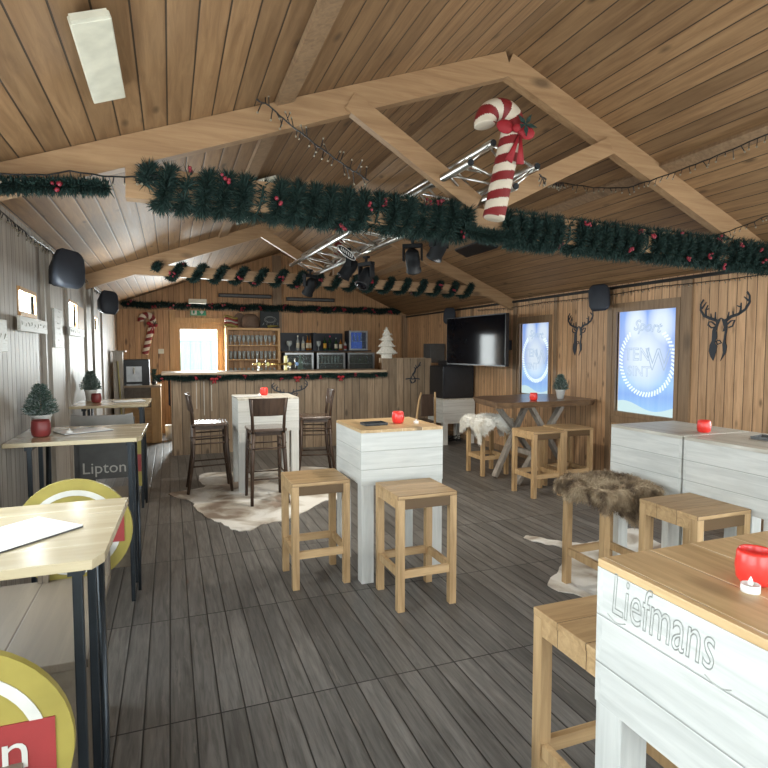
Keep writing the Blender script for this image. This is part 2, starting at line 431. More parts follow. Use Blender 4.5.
mb.plate([(XL - .1, 2.34), (XR + .1, 2.34), (XP, ZP)], fr, .1)
mb.plate([(XL - .1, 2.34), (XP, ZP), (XL, ZL)], fr, .1)
mb.build('wall_far', 'wallf', kind='structure')
NW = [(-.3, 1.5, .9, 2.2), (1.9, 2.9, .05, 2.2), (3.1, 4.5, .9, 2.2)]
mb = grid_wall('wall_near', 'y', YN, -.1, XL - .1, XR + .1, 0, 2.34, NW, 'wallf')
fr = lambda u, v, w: (u, YN - w, v)
mb.plate([(XL - .1, 2.34), (XP, ZP), (XR + .1, 2.34)], fr, .1)
mb.build('wall_near', 'wallf', kind='structure')
mb = MB()
for xa, xb in ((XL - .15, XP), (XP, XR + .15)):
    za = roofz(xa); zb = roofz(xb)
    vs = [(xa, YN - .1, za), (xb, YN - .1, zb), (xb, YF + .1, zb), (xa, YF + .1, za)]
    mb.add(vs + [(x, y, z + .08) for x, y, z in vs], [(0, 1, 2, 3), (7, 6, 5, 4), (0, 4, 5, 1), (1, 5, 6, 2), (2, 6, 7, 3), (3, 7, 4, 0)])
mb.build('ceiling', 'ceil', kind='structure')

# windows of the left wall and the near wall
n_win = 0
for (y0, y1, z0, z1) in LW:
    n_win += 1
    f = MB(); t = .028
    f.box(XL - .022, XL + .004, y0 - t, y0, z0 - t, z1 + t).box(XL - .022, XL + .012, y1, y1 + t, z0 - t, z1 + t)
    f.box(XL - .022, XL + .012, y0, y1, z0 - t, z0).box(XL - .022, XL + .012, y0, y1, z1, z1 + t)
    w = f.build('window_%d' % n_win, 'doorw', kind='structure')
    MB().box(XL - .012, XL - .009, y0, y1, z0, z1).build('pane', 'pane', w)
for (y0, y1, z0, z1), nm in zip(RW, ('a', 'b')):
    n_win += 1
    f = MB(); t = .05
    f.box(XR - .022, XR + .02, y0 - t, y0, z0 - t, z1 + t * 2).box(XR - .022, XR + .02, y1, y1 + t, z0 - t, z1 + t * 2)
    f.box(XR - .03, XR + .02, y0, y1, z0 - t, z0).box(XR - .022, XR + .02, y0, y1, z1, z1 + t * 2)
    w = f.build('window_%d' % n_win, 'trim', kind='structure')
    pm = poster_mat('snow_poster_' + nm, y0, y1, z0, z1, .72 if nm == 'a' else .66)
    p = tag(MB().box(XR + .03, XR + .036, y0 + .001, y1 - .001, z0 + .001, z1 - .001).build('window_poster', pm),
            'blue backlit snow poster with a rope wreath in the window beside the large deer head' if nm == 'a' else
            'narrower blue backlit snow poster in the window between the television and a deer head', 'poster', 'snow posters in the right windows')
    # printed wreath and lettering as part of the poster
    cy, cz = (y0 + y1) / 2 + .01, z0 + (z1 - z0) * .52
    rb, ra = (y1 - y0) * .445, (z1 - z0) * .33
    g = MB(); x = XR + .029
    for k in range(58):
        a = 2 * PI * k / 58
        if R(50) < a < R(130): continue
        py, pz = cy + rb * math.cos(a), cz + ra * math.sin(a)
        tx, tz = -rb * math.sin(a), ra * math.cos(a); l = math.hypot(tx, tz); tx, tz = tx / l, tz / l
        ny, nz = tz, -tx
        d = .026
        g.beam((x, py - (ny * d + tx * .012), pz - (nz * d + tz * .012)), (x, py + (ny * d + tx * .012), pz + (nz * d + tz * .012)), .02, .002, up=(1, 0, 0))
    g.build('rope_wreath', 'ropep', p)
    g = MB(); sc = (y1 - y0) / .83
    F2 = lambda oy, oz, rot=0: (lambda u, v, w: (x - w, cy + oy - (u * math.cos(rot) - v * math.sin(rot)), cz + oz + u * math.sin(rot) + v * math.cos(rot)))
    lettering(g, 'Sport', .17 * sc, F2(0, ra * .98, R(-6)), outline=.004, shear=.3)
    lettering(g, 'TEN', .2 * sc, F2(.13 * sc, .06), outline=.004)
    lettering(g, 'W', .33 * sc, F2(-.17 * sc, .0), outline=.006)
    lettering(g, 'SINT', .16 * sc, F2(.10 * sc, -.13), outline=.003)
    g.build('lettering', 'inkp', p)
for (y0, y1, z0, z1) in RN_ADDED:  # frames and panes of the added right windows, out of view
    n_win += 1
    f = MB(); t = .05
    f.box(XR - .02, XR + .09, y0 - t, y0, z0 - t, z1 + t).box(XR - .02, XR + .09, y1, y1 + t, z0 - t, z1 + t)
    f.box(XR - .02, XR + .09, y0, y1, z0 - t, z0).box(XR - .02, XR + .09, y0, y1, z1, z1 + t)
    w = f.build('window_%d' % n_win, 'trim', kind='structure')
    MB().box(XR + .07, XR + .075, y0, y1, z0, z1).build('pane', 'pane', w)
for (x0, x1, z0, z1) in NW:
    n_win += 1
    f = MB(); t = .05
    f.box(x0 - t, x0, YN - .09, YN + .02, z0 - (t if z0 > .1 else .04), z1 + t).box(x1, x1 + t, YN - .09, YN + .02, z0 - (t if z0 > .1 else .04), z1 + t)
    f.box(x0, x1, YN - .09, YN + .02, z0 - .04, z0).box(x0, x1, YN - .09, YN + .02, z1, z1 + t)
    w = f.build('window_%d' % n_win, 'trim', kind='structure')
    MB().box(x0, x1, YN - .06, YN - .055, z0, z1).build('pane', 'pane', w)

# far door with its pane
mb = MB()
mb.box(.10, .19, YF - .01, YF + .05, 0, 2.12).box(.87, .98, YF - .01, YF + .05, 0, 2.12).box(.19, .87, YF - .01, YF + .05, 2.0, 2.12).box(.19, .87, YF - .01, YF + .05, 0, .9)
d = mb.build('door_1', 'doorw', kind='structure')
MB().box(.19, .87, YF + .01, YF + .018, .9, 2.0).build('pane', 'pane', d)
MB().tube([(.235, YF - .012, 1.02), (.235, YF - .05, 1.02), (.33, YF - .05, 1.02)], .009).build('door_handle', 'steel', d, True)
mb = MB()
mb.box(.0, .10, YF - .03, YF, 0, 2.36).box(.98, 1.07, YF - .03, YF, 0, 2.22).box(.10, .98, YF - .03, YF, 2.12, 2.22)
mb.build('trim_1', 'doorw', kind='structure')
trim_panel = MB().box(XL + .001, XL + .012, 6.77, 7.25, 1.83, 2.07).build('trim_20', 'doorw', kind='structure')
# outside beyond the door and the windows
MB().box(-14, 18, -14, 26, -.3, -.08).build('ground', 'snowout', kind='structure')
tag(MB().box(-.9, 1.9, 15.2, 15.6, -.08, 1.85).build('shed', 'teal'), 'pale teal boarded shed seen outside through the far door pane', 'shed')

# trims
tn = 1
def trim(mb, mat='beam'):
    global tn
    tn += 1
    return mb.build('trim_%d' % tn, mat, kind='structure')
for y, wd in ((5.02, .05), (6.1, .05), (7.36, .05), (8.05, .06), (9.0, .06)): trim(MB().box(XL, XL + .025, y, y + wd, 0, 2.44), 'trimg')
trim(MB().box(XL, XL + .03, 5.22, 5.62, 0, 2.44), 'trimg')
for y, wd in ((4.22, .13), (6.32, .06), (5.3, .08), (7.26, .10), (3.2, .06), (8.6, .07)): trim(MB().box(XR - .025, XR, y, y + wd, 0, 2.34), 'trim')
trim(MB().box(XR - .02, XR, 4.36, 5.29, .745, .83), 'trim')
trim(MB().box(1.96, 2.14, YF - .06, YF, 1.95, 3.5), 'trim')
trim(MB().box(XR - .1, XR, YF - .1, YF, 0, 2.36), 'trim')
for x0 in (.58, 3.44):   # purlins under the roof boards
    mb = MB(); z = roofz(x0 + .06)
    mb.beam((x0 + .06, YN, z - .012), (x0 + .06, YF, z - .012), .11, .03, up=(-.34 if x0 < 2 else .40, 0, .93)); trim(mb, 'trimy')if 'trimy' in M else trim(mb, 'trim')

def truss(Y, tz, xa, xb, x_c, zb, depth_t, kp):
    t = .075
    # rafters
    for xs, xe in ((XL, XP), (XR, XP)):
        t = .075 if xs < 0 else .071
        mb = MB(); p0 = Vector((xs, Y, roofz(xs) - .085)); p1 = Vector((xe, Y, ZP - .085))
        mb.beam(p0, p1, t, .155); trim(mb)
    mb = MB(); mb.beam((xa, Y, tz(xa)), (xb, Y, tz(xb)), .088, depth_t); trim(mb)
    for (x0, z0, x1, z1) in zb:
        mb = MB(); mb.beam((x0, Y - .02, z0), (x1, Y - .02, z1), .058, .12); trim(mb)
tz1 = lambda x: 2.475 - .0205 * (x - .2)
tz2 = lambda x: 2.55 - .02 * (x - .2)
truss(3.34, tz1, -.2, 4.75, 1.93, [(1.03, 3.08, 1.90, 2.55), (2.98, 3.06, 1.98, 2.55)], .17, 0)
truss(7.4, tz2, -.5, 4.7, 2.1, [(1.10, 3.11, 2.0, 2.6), (3.2, 3.0, 2.15, 2.6)], .13, 0)
mb = MB().box(2.07, 2.17, 7.36, 7.44, 2.6, 3.45); trim(mb)
mb = MB().box(XL, XR, YF - .08, YF, 2.36, 2.5); trim(mb)

# ------------------------------------------------------------------ light
w = bpy.data.worlds.new('World'); scene.world = w; w.use_nodes = True
bg = w.node_tree.nodes['Background']; bg.inputs[0].default_value = (.86, .93, 1, 1); bg.inputs[1].default_value = 4
def area(name, loc, rot, sx, sy, e, c=(1, 1, 1)):
    l = bpy.data.lights.new(name, 'AREA'); l.shape = 'RECTANGLE'; l.size = sx; l.size_y = sy; l.energy = e; l.color = c
    o = bpy.data.objects.new(name, l); col.objects.link(o); o.location = loc; o.rotation_euler = rot
    o['kind'] = 'structure'
    return o
DAY = (.98, .985, 1)
for (x0, x1, z0, z1), e in zip(NW, (34, 24, 40)):
    area('daylight', ((x0 + x1) / 2, YN - .12, (z0 + z1) / 2), (R(90), 0, 0), x1 - x0, z1 - z0, e, DAY)
for i, (y0, y1, z0, z1) in enumerate(LW):
    area('daylight', (XL - .03, (y0 + y1) / 2, (z0 + z1) / 2), (0, R(-90), 0), z1 - z0, y1 - y0, (14, 26, 12, 26, 22)[i], DAY)
for y0, y1, z0, z1 in RN_ADDED: area('daylight', (XR + .12, (y0 + y1) / 2, (z0 + z1) / 2), (0, R(90), 0), z1 - z0, y1 - y0, 30, DAY)  # fill daylight through the added right windows
area('daylight', (.53, YF + .12, 1.45), (R(-90), 0, 0), .66, 1.05, 95, DAY)

# ------------------------------------------------------------------ crate tables
H = 1.06
def crate_table(cx, cy, w, d, label, topm, h=H, z0=.68, leg=.088, group='white crate standing tables'):
    t = thing('crate_table', label, 'table', (cx, cy, 0), group)
    x0, x1, y0, y1 = cx - w / 2, cx + w / 2, cy - d / 2, cy + d / 2
    mb = MB(); b = .02
    mb.box(x0, x1, y0, y0 + b, z0, h - .0215, 0).box(x0, x1, y1 - b, y1, z0, h - .0215, 0)
    mb.box(x0, x0 + b, y0 + b, y1 - b, z0, h - .0215, 1).box(x1 - b, x1, y0 + b, y1 - b, z0, h - .0215, 1)
    mb.build('crate_body', ['white', 'whitey'], t)
    MB().box(x0, x1, y0, y1, h - .021, h).build('tabletop', topm, t, bevel=.002)
    for sx in (0, 1):
        for sy in (0, 1):
            lx = x0 + .002 if sx == 0 else x1 - leg - .002; ly = y0 + .002 if sy == 0 else y1 - leg - .002
            MB().box(lx, lx + leg, ly, ly + leg, 0, z0 - .001 if 0 else z0).build('leg', 'whitev', t, bevel=.003)
    return t
T1 = crate_table(1.495, 3.885, .61, .61, 'white crate table with yellow pine top between two pine stools in the room centre', 'top')
T2 = crate_table(1.03, 6.72, .68, .66, 'white crate table on the cowhide ringed by dark brown bar chairs', 'topw')
T3 = crate_table(3.30, 2.94, .60, .61, 'whitewashed crate table under the large snow window, carrying a red candle holder', 'topw')
T3b = crate_table(3.30, 2.315, .60, .61, 'whitewashed crate table nearer us, pushed against its twin, carrying a dark tray', 'topw')
T4 = crate_table(1.36, .825, .66, .65, 'nearest crate table with pine top and carved lettering on its white side', 'top')
g = MB()
lettering(g, 'Liefmans', .12, lambda u, v, w: (1.0295 - abs(w) * .2, .955 - u * .69, .985 + v * 1.25), outline=.0013, shear=.12)
g.tube([(1.0285, 1.11 - .006 * i, .93 - .010 * math.sin(i / 10 * PI)) for i in range(11)], .0012, 4)
g.tube([(1.0285, .83 - .006 * i, .925 - .010 * math.sin(i / 10 * PI)) for i in range(11)], .0012, 4)
g.build('carved_lettering', 'carve', T4)
T5 = crate_table(4.56, 8.76, .60, .60, 'low white crate table under the black cabinet by the right wall', 'topw', .78, .36)

# ------------------------------------------------------------------ pine stools
def make_stool():
    t = thing('pine_stool', '', 'stool')
    h, w, l = .72, .40, .046
    mb = MB()
    for i in range(3):
        a = -w / 2 + i * w / 3
        mb.box(-w / 2, w / 2, a + .0006, a + w / 3 - .0006, h - .024, h)
    mb.build('seat', 'stool', t, bevel=.0025)
    for sx in (-1, 1):
        for sy in (-1, 1):
            x, y = sx * (w / 2 - l / 2 - .001), sy * (w / 2 - l / 2 - .001)
            MB().box(x - l / 2, x + l / 2, y - l / 2, y + l / 2, 0, h - .0245).build('leg', 'stoolv', t, bevel=.002)
    a = w / 2 - l - .001
    mb = MB()
    for s in (-1, 1):
        y = s * (w / 2 - .012)
        mb.box(-a, a, y - .009, y + .009, h - .085, h - .025).box(y - .009, y + .009, -a, a, h - .085, h - .025)
    mb.build('apron', 'stool', t)
    for s in (-1, 1):
        y = s * (w / 2 - .022)
        MB().box(-a, a, y - .013, y + .013, .205, .255).build('stretcher', 'stool', t, bevel=.002)
        MB().box(y - .013, y + .013, -a, a, .205, .255).build('stretcher', 'stoolv', t, bevel=.002)
    return t
st = make_stool()
SG = 'square pine stools'
for i, (x, y, rz, lb) in enumerate([
    (.93, 3.84, 0, 'square pine stool at the left side of the centre crate table'),
    (1.462, 3.30, 0, 'square pine stool in front of the centre crate table, full height in view'),
    (3.81, 5.24, .03, 'pine stool with a pale sheen on its seat, left one before the rustic slab table'),
    (4.29, 5.33, -.03, 'pine stool behind its neighbour, right one before the rustic slab table'),
    (1.35, 1.39, 0, 'light pine stool cut off by the photo bottom, left of the carved crate table'),
    (2.79, 2.36, 0, 'pine stool with bare seat beside the white crates, next to the brown fur'),
    (3.85, 6.37, .02, 'pine stool hidden under the white sheepskin'),
    (2.69, 2.93, 0, 'pine stool hidden under the brown fur beside the white crate table')]):
    put(st, i == 0, (x, y, 0), rz, lb, SG)

# furs: a draped skin with strands
def fur(name, cx, cy, seat_h, half, drop, mat, label, blades, blen, seed, prof):
    rnd = random.Random(seed)
    n = 44; mb = MB(); pts = []
    ext = half + drop
    def surf(u, v):
        # u,v in -ext..ext ; drapes over the seat square
        def fold(a):
            s = 1 if a > 0 else -1; a = abs(a)
            if a <= half: return s * a, 0
            return s * (half + .016 + .012 * min(1, (a - half) / .05)), -(a - half)
        x, dx = fold(u); y, dy = fold(v)
        z = min(dx, dy) if (dx == 0 or dy == 0) else -max(-dx, -dy) * 1.0
        b = .008 * math.sin(u * 23 + seed) * math.cos(v * 19) + .006 * math.sin(u * 41 + v * 37)
        return Vector((cx + x + b * .6, cy + y + b * .6, seat_h + .012 + z + b + .004))
    def inside(u, v):
        a = math.atan2(v, u); r = max(abs(u), abs(v))
        return r < half + prof(a)
    idx = {}
    for i in range(n + 1):
        for j in range(n + 1):
            u = -ext + 2 * ext * i / n; v = -ext + 2 * ext * j / n
            idx[i, j] = len(mb.v); mb.v.append(surf(u, v))
    keep = []
    for i in range(n):
        for j in range(n):
            u = -ext + 2 * ext * (i + .5) / n; v = -ext + 2 * ext * (j + .5) / n
            if inside(u, v):
                mb.f.append((idx[i, j], idx[i + 1, j], idx[i + 1, j + 1], idx[i, j + 1])); mb.m.append(0); keep.append((u, v))
    st_ = 2 * ext / n
    base = list(mb.v)
    for k in range(blades):
        u, v = rnd.choice(keep); u += (rnd.random() - .5) * st_; v += (rnd.random() - .5) * st_
        p = surf(u, v); e = .004
        nn = (surf(u + e, v) - p).cross(surf(u, v + e) - p)
        nn = nn.normalized() if nn.length > 1e-9 else Vector((0, 0, 1))
        fl = Vector((rnd.uniform(-1, 1), rnd.uniform(-1, 1), rnd.uniform(-1, .4)))
        dn = (nn * .8 + fl * .55 + Vector((0, 0, -.35))).normalized(); L = blen * rnd.uniform(.6, 1.2)
        sd = dn.cross(Vector((rnd.random(), rnd.random(), rnd.random()))).normalized() * .0016
        m1 = p + dn * L * .55; m2 = p + (dn + Vector((0, 0, -.5)) + fl * .3).normalized() * L
        mb.add([p - sd, p + sd, m1 + sd * .8, m1 - sd * .8, m2], [(0, 1, 2, 3), (3, 2, 4)])
    o = mb.build(name, mat, smooth=True)
    # drop unused grid vertices so the bounding box is that of the skin
    import bmesh
    bm = bmesh.new(); bm.from_mesh(o.data)
    bmesh.ops.delete(bm, geom=[x for x in bm.verts if not x.link_faces], context='VERTS'); bm.to_mesh(o.data); bm.free()
    return tag(o, label, 'fur')
def pb(a):   # brown fur hangs long at the left and near corners
    return .125 + .055 * math.sin(a * 2 - 1.2) + .045 * math.sin(a * 3 - 1.) + .015 * math.sin(a * 7)
def pw(a):
    return .19 + .07 * math.sin(a * 3 + 2.4) + .04 * math.sin(a * 5 + 1) + .015 * math.sin(a * 9)
fur('brown_fur', 2.69, 2.93, .72, .197, .24, 'furb', 'shaggy brown fur draped over a pine stool beside the white crate table', 22000, .045, 3, pb)
fur('white_sheepskin', 3.83, 6.36, .72, .21, .30, 'furw', 'white sheepskin draped over a pine stool left of the slab table', 13000, .04, 9, pw)

# ------------------------------------------------------------------ cowhides
def rug(name, pts, label):
    mb = MB(); n = len(pts); P = []
    for i in range(n):           # smooth the outline
        a, b, c, d = [Vector((*pts[(i + k) % n], 0)) for k in (-1, 0, 1, 2)]
        for t in [k / 6 for k in range(6)]:
            p = .5 * ((2 * b) + (-a + c) * t + (2 * a - 5 * b + 4 * c - d) * t * t + (-a + 3 * b - 3 * c + d) * t ** 3)
            w = .012 * math.sin(len(P) * 1.7) * 1
            P.append((p.x + w * .5, p.y + w))
    mb.plate(P, lambda u, v, w: (u, v, .001 + w), .006)
    return tag(mb.build(name, 'cow'), label, 'rug', 'cowhide rugs on the deck floor')
rug('cowhide_rug', [(-.05, 6.62), (.18, 6.2), (.20, 5.95), (.30, 5.55), (.42, 5.30), (.50, 5.08), (.63, 5.02), (.76, 5.16), (.98, 5.22), (1.23, 5.44), (1.5, 5.74), (1.78, 5.78), (1.86, 6.1), (1.66, 6.4), (1.75, 7.1), (1.96, 7.35), (1.5, 7.6), (1.0, 7.5), (.4, 7.6), (.30, 7.2), (.35, 6.85), (.18, 6.75)],
    'large grey and brown cowhide on the floor under the brown bar chairs')
rug('cowhide_rug', [(2.78, 3.98), (2.86, 4.02), (3.0, 3.83), (3.18, 3.70), (3.42, 3.76), (3.62, 3.9), (3.9, 3.8), (3.75, 3.5), (3.85, 3.2), (3.6, 2.8), (3.3, 2.6), (3.0, 2.55), (2.62, 2.42), (2.45, 2.55), (2.48, 2.85), (2.36, 3.1), (2.6, 3.3), (2.8, 3.5), (2.95, 3.66), (2.86, 3.8)],
    'pale cowhide on the floor under the stool with the brown fur')

# ------------------------------------------------------------------ brown bar chairs
def make_barchair():
    t = thing('bar_chair', '', 'chair')
    hs = .78; w = .2
    mb = MB()
    prof = [(-.19, -.19), (-.205, 0), (-.2, .17), (-.16, .2), (.16, .2), (.2, .17), (.205, 0), (.19, -.19)]
    mb.plate(prof, lambda u, v, q: (u, v, hs - .032 + q), .032)
    mb.build('seat', 'seatdark', t, bevel=.008)
    MB().box(-.165, .165, -.16, .17, hs - .075, hs - .034).build('apron', 'dark', t)
    for s in (-1, 1):
        MB().tube([(s * .165, .17, hs - .035), (s * .175, .185, .4), (s * .185, .225, 0)], [.022, .021, .016], 8).build('leg', 'dark', t, True)
        MB().tube([(s * .155, -.175, hs - .05), (s * .17, -.185, .4), (s * .185, -.245, 0)], [.023, .021, .017], 8).build('leg', 'dark', t, True)
        MB().tube([(s * .158, -.172, hs - .07), (s * .165, -.19, .92), (s * .172, -.225, 1.09)], [.018, .016, .013], 8).build('back_post', 'dark', t, True)
    P = []
    mb = MB()
    for i in range(9):
        a = -1 + i / 4
        x = a * .195; y = -.185 - .045 * (1 - a * a)
        P.append((x, y))
    o = len(mb.v)
    for zz, dy, sc in ((.915, .0, .94), (1.10, -.03, 1.03)):
        for th in (0, .016):
            for x, y in P: mb.v.append(Vector((x * sc, y + dy + th, zz)))
    for i in range(8):
        mb.f += [(i, i + 1, 19 + i, 18 + i), (9 + i, 27 + i, 28 + i, 10 + i), (18 + i, 19 + i, 28 + i, 27 + i), (i, 9 + i, 10 + i, i + 1)]; mb.m += [0] * 4
    mb.f += [(0, 18, 27, 9), (8, 17, 35, 26)]; mb.m += [0, 0]
    mb.build('backrest', 'dark', t, bevel=.003)
    for z in (.30, .55, .63):
        for s in (-1, 1):
            k = (1 - z / hs) * .04
            MB().cyl((s * .176, -.19 - k * .7, z), (s * .176, .19 + k * .6, z + .01), .009, n=6).build('stretcher', 'dark', t, True)
    for z in (.26, .58):
        for y in (-.2, .2): MB().cyl((-.172, y, z), (.172, y, z), .009, n=6).build('stretcher', 'dark', t, True)
    return t
bc = make_barchair()
for i, (x, y, rz, lb) in enumerate([
    (.935, 6.03, 0, 'dark brown bar chair seen from behind at the white table on the cowhide'),
    (.40, 6.70, R(-90), 'dark brown bar chair facing right at the left of the white table'),
    (1.67, 6.90, R(84), 'dark brown bar chair facing left at the right of the white table')]):
    put(bc, i == 0, (x, y, .008), rz, lb, 'dark brown bar chairs')

# low chair behind the centre table with two light posts
t = thing('side_chair', 'low wooden chair with light back posts beside the bar, seen behind the centre table', 'chair', (3.80, 8.35, 0))
for s in (-1, 1):
    MB().tube([(3.80 + s * .15, 8.18, 0), (3.80 + s * .165, 8.17, .45), (3.80 + s * .14, 8.12, .8), (3.80 + s * .12, 8.08, .93)], [.017, .02, .018, .015], 8).build('leg', 'stoolv', t, True)
    MB().cyl((3.80 + s * .17, 8.55, 0), (3.80 + s * .16, 8.53, .43), .016, .02).build('leg', 'stoolv', t, True)
MB().box(3.61, 3.99, 8.17, 8.57, .43, .46).build('seat', 'dark', t, bevel=.008)
MB().box(3.69, 3.91, 8.10, 8.12, .55, .90).build('backrest', 'dark', t, bevel=.006)

# ------------------------------------------------------------------ rustic slab table
t = thing('slab_table', 'rustic dark slab table with bark edge and crossed legs under the far window', 'table', (4.2, 5.9, 0))
ol = [(3.46, 5.52), (3.62, 5.47), (3.9, 5.50), (4.2, 5.46), (4.5, 5.49), (4.74, 5.46), (4.86, 5.52), (4.87, 6.45), (4.5, 6.52), (4.1, 6.42), (3.85, 6.48), (3.62, 6.36), (3.54, 6.0)]
mb = MB(); n = len(ol); z1, z0 = 1.0, .93
mb.v += [Vector((x, y, z1)) for x, y in ol] + [Vector((x + (.02 if x < 4.2 else -.02), y + (.03 if y < 6 else -.03), z0)) for x, y in ol]
mb.f += [tuple(range(n)), tuple(range(n, 2 * n))[::-1]]; mb.m += [0, 0]
for i in range(n): j = (i + 1) % n; mb.f.append((i, n + i, n + j, j)); mb.m.append(1)
mb.build('tabletop', ['slab', 'slabe'], t)
for y, xa, xb, ta, tb in ((6.04, 3.76, 4.55, 3.80, 4.22), (5.62, 3.80, 4.62, 4.02, 4.42)):
    MB().beam((xa, y, .02), (tb, y, .925), .05, .085, up=(0, 1, 0)).build('leg', 'greywood', t, bevel=.004)
    MB().beam((xb, y + .055, .02), (ta, y + .055, .925), .05, .085, up=(0, 1, 0)).build('leg', 'greywood', t, bevel=.004)
MB().beam((4.1, 5.55, .34), (4.1, 6.16, .34), .06, .06).build('stretcher', 'greywood', t, bevel=.004)

# ------------------------------------------------------------------ left standing tables
def steel_table(y0, y1, x1, label):
    t = thing('steel_leg_table', label, 'table', (x1 - .35, (y0 + y1) / 2, 0), 'light topped steel-legged tables along the left wall')
    mb = MB(); x0 = XL + .004
    mb.plate([(x0, y0), (x1 - .045, y0), (x1 - .02, y0 + .05), (x1, y1), (x0, y1)], lambda u, v, w: (u, v, H - .026 + w), .026)
    mb.build('tabletop', 'ply', t, bevel=.002)
    for xc in (x0 + .12, x1 - .09):
        f = MB(); f.box(xc - .02, xc + .02, y0 + .05, y1 - .05, H - .055, H - .027).build('leg_bracket', 'bmetal', t)
        for yy in (y0 + .08, (y0 + y1) / 2 + .03, y1 - .08): MB().box(xc - .0125, xc + .0125, yy - .0125, yy + .0125, 0, H - .056).build('leg', 'bmetal', t, bevel=.003)
        MB().tube([(xc + .0, y1 - .10, H - .06), (xc + .03, (y0 + y1) / 2, .45), (xc + .03, y0 + .22, .008)], .011, 6).build('brace', 'bmetal', t, True)
    return t
steel_table(1.60, 2.25, -.155, 'nearest light plywood table on steel legs, at the left wall')
steel_table(3.78, 4.50, -.16, 'middle light plywood table on steel legs, carrying a potted fir')
steel_table(6.08, 6.86, -.20, 'farthest light plywood table on steel legs, beside the pine cabinet')

def box_seat(yb, disc, label):
    t = thing('box_seat', label, 'seat', (-.44, yb - .27, 0), 'plywood box seats along the left wall')
    x0, x1, y0, y1 = -.76, -.27, yb - (.76 if disc else .5), yb; zs = .60 if disc else .50
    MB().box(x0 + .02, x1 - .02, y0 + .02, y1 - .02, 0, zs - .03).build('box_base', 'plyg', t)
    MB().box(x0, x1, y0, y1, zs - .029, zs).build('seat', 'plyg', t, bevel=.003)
    if disc:
        cx, cz, r = (-.41, .80, .235) if yb > 2 else (-.445, .765, .235)
        for s in (-1, 1): MB().box(cx + s * .12 - .02, cx + s * .12 + .02, yb - .028, yb - .002, zs + .001, .74).build('post', 'plyg', t)
        c = [(cx + r * math.cos(2 * PI * i / 48), cz + r * math.sin(2 * PI * i / 48)) for i in range(48)]
        b = MB().plate(c, lambda u, v, w: (u, yb + w, v), .02).build('backrest', 'yellow', t)
        ro, ri = r * .80, r * .70; mb = MB()
        for i in range(48):
            a, a2 = 2 * PI * i / 48, 2 * PI * (i + 1) / 48
            q = [(ro, a), (ro, a2), (ri, a2), (ri, a)]
            mb.plate([(cx + k * math.cos(g), cz + k * math.sin(g)) for k, g in q], lambda u, v, w: (u, yb - .003 + w, v), .002)
        mb.build('ring_print', 'ringw', b)
        g = MB(); g.box(cx - .2, cx + .2, yb - .004, yb - .001, cz - .06, cz + .06, 0)
        lettering(g, 'Lipton', .12, lambda u, v, w: (cx + u, yb - .006 + w * .2, cz + v), 1)
        g.build('name_band', ['maroon', 'ringw'], b)
    else:
        for s in (-1, 1): MB().box(-.5 + s * .2 - .02, -.5 + s * .2 + .02, yb - .03, yb, .501, 1.06).build('post', 'greyp', t)
        MB().plate([(-.74, .93), (-.73, 1.10), (-.66, 1.085), (-.36, 1.085), (-.29, 1.10), (-.28, .93)], lambda u, v, w: (u, yb - .052 + w, v), .02).build('backrest', 'greyl', t)
        b = MB().box(-.68, -.33, yb - .052, yb - .032, .58, .90).build('backrest_panel', 'greyp', t)
        g = MB(); lettering(g, 'Lipton', .125, lambda u, v, w: (-.505 + u, yb - .0535 + w * .2, .665 + v))
        g.build('lettering', 'ringw', b)
        MB().box(-.315, -.235, yb - .05, yb - .03, .50, .92, 0).box(-.315, -.235, yb - .052, yb - .05, .62, .76, 1).build('side_panel', ['yellow', 'maroon'], t)
    return t
box_seat(2.76, True, 'plywood box seat with round yellow back, behind the nearest left table')
box_seat(1.33, True, 'plywood box seat with round yellow back, in the bottom left corner')
box_seat(4.98, False, 'plywood box seat with dark lettered back, behind the middle left table')

# ------------------------------------------------------------------ small table items
def lathe_obj(name, prof, mat, parent=None, n=24, c=(0, 0, 0)): return MB().lathe(prof, c, n).build(name, mat, parent, True)
def make_candle():
    t = thing('candle_holder', '', 'candle holder')
    lathe_obj('cup', [(.036, 0), (.046, .012), (.050, .045), (.046, .085), (.041, .094), (.038, .09), (.042, .05), (.036, .02), (0, .016)], 'red', t)
    lathe_obj('candle', [(.02, .017), (.02, .03), (0, .031)], 'wax', t, 12)
    return t
ca = make_candle(); CG = 'red candle holders'
for i, (x, y, z, s, lb) in enumerate([
    (1.57, 3.86, H, .92, 'bright red candle holder on the centre crate table'),
    (1.045, 6.84, H, .95, 'red candle holder on the white table among the brown chairs'),
    (4.05, 5.66, 1.0, .95, 'red candle holder on the dark slab table'),
    (3.275, 2.71, H, .85, 'red candle holder on the whitewashed crate by the large window'),
    (1.262, .897, H, .84, 'large near red candle holder on the carved crate table'),
    (-.765, 4.04, H, 1.12, 'dull red candle holder before the potted fir on the middle left table'),  # dull red is shade put into the glass colour
    (-.72, 6.47, H, 1.0, 'dull red candle holder beside the potted fir on the farthest left table')]):  # dull red is shade put into the glass colour
    o = put(ca, i == 0, (x, y, z), 0, lb, CG); o.scale = (s, s, s)
    if 'dull' in lb:  # cups in shade get the darkened copy of the red glass
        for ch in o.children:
            if ch.name.startswith('cup'): ch.data = ch.data.copy(); ch.data.materials[0] = M['shadered']
def make_tea():
    t = thing('tealight', '', 'tealight')
    lathe_obj('cup', [(.0195, 0), (.0195, .017), (.0175, .017), (.017, .013), (0, .013)], 'wax', t)
    lathe_obj('flame', [(.0045, .013), (.0055, .019), (.004, .027), (.0, .035)], 'wax', t, 10)
    return t
te = make_tea()
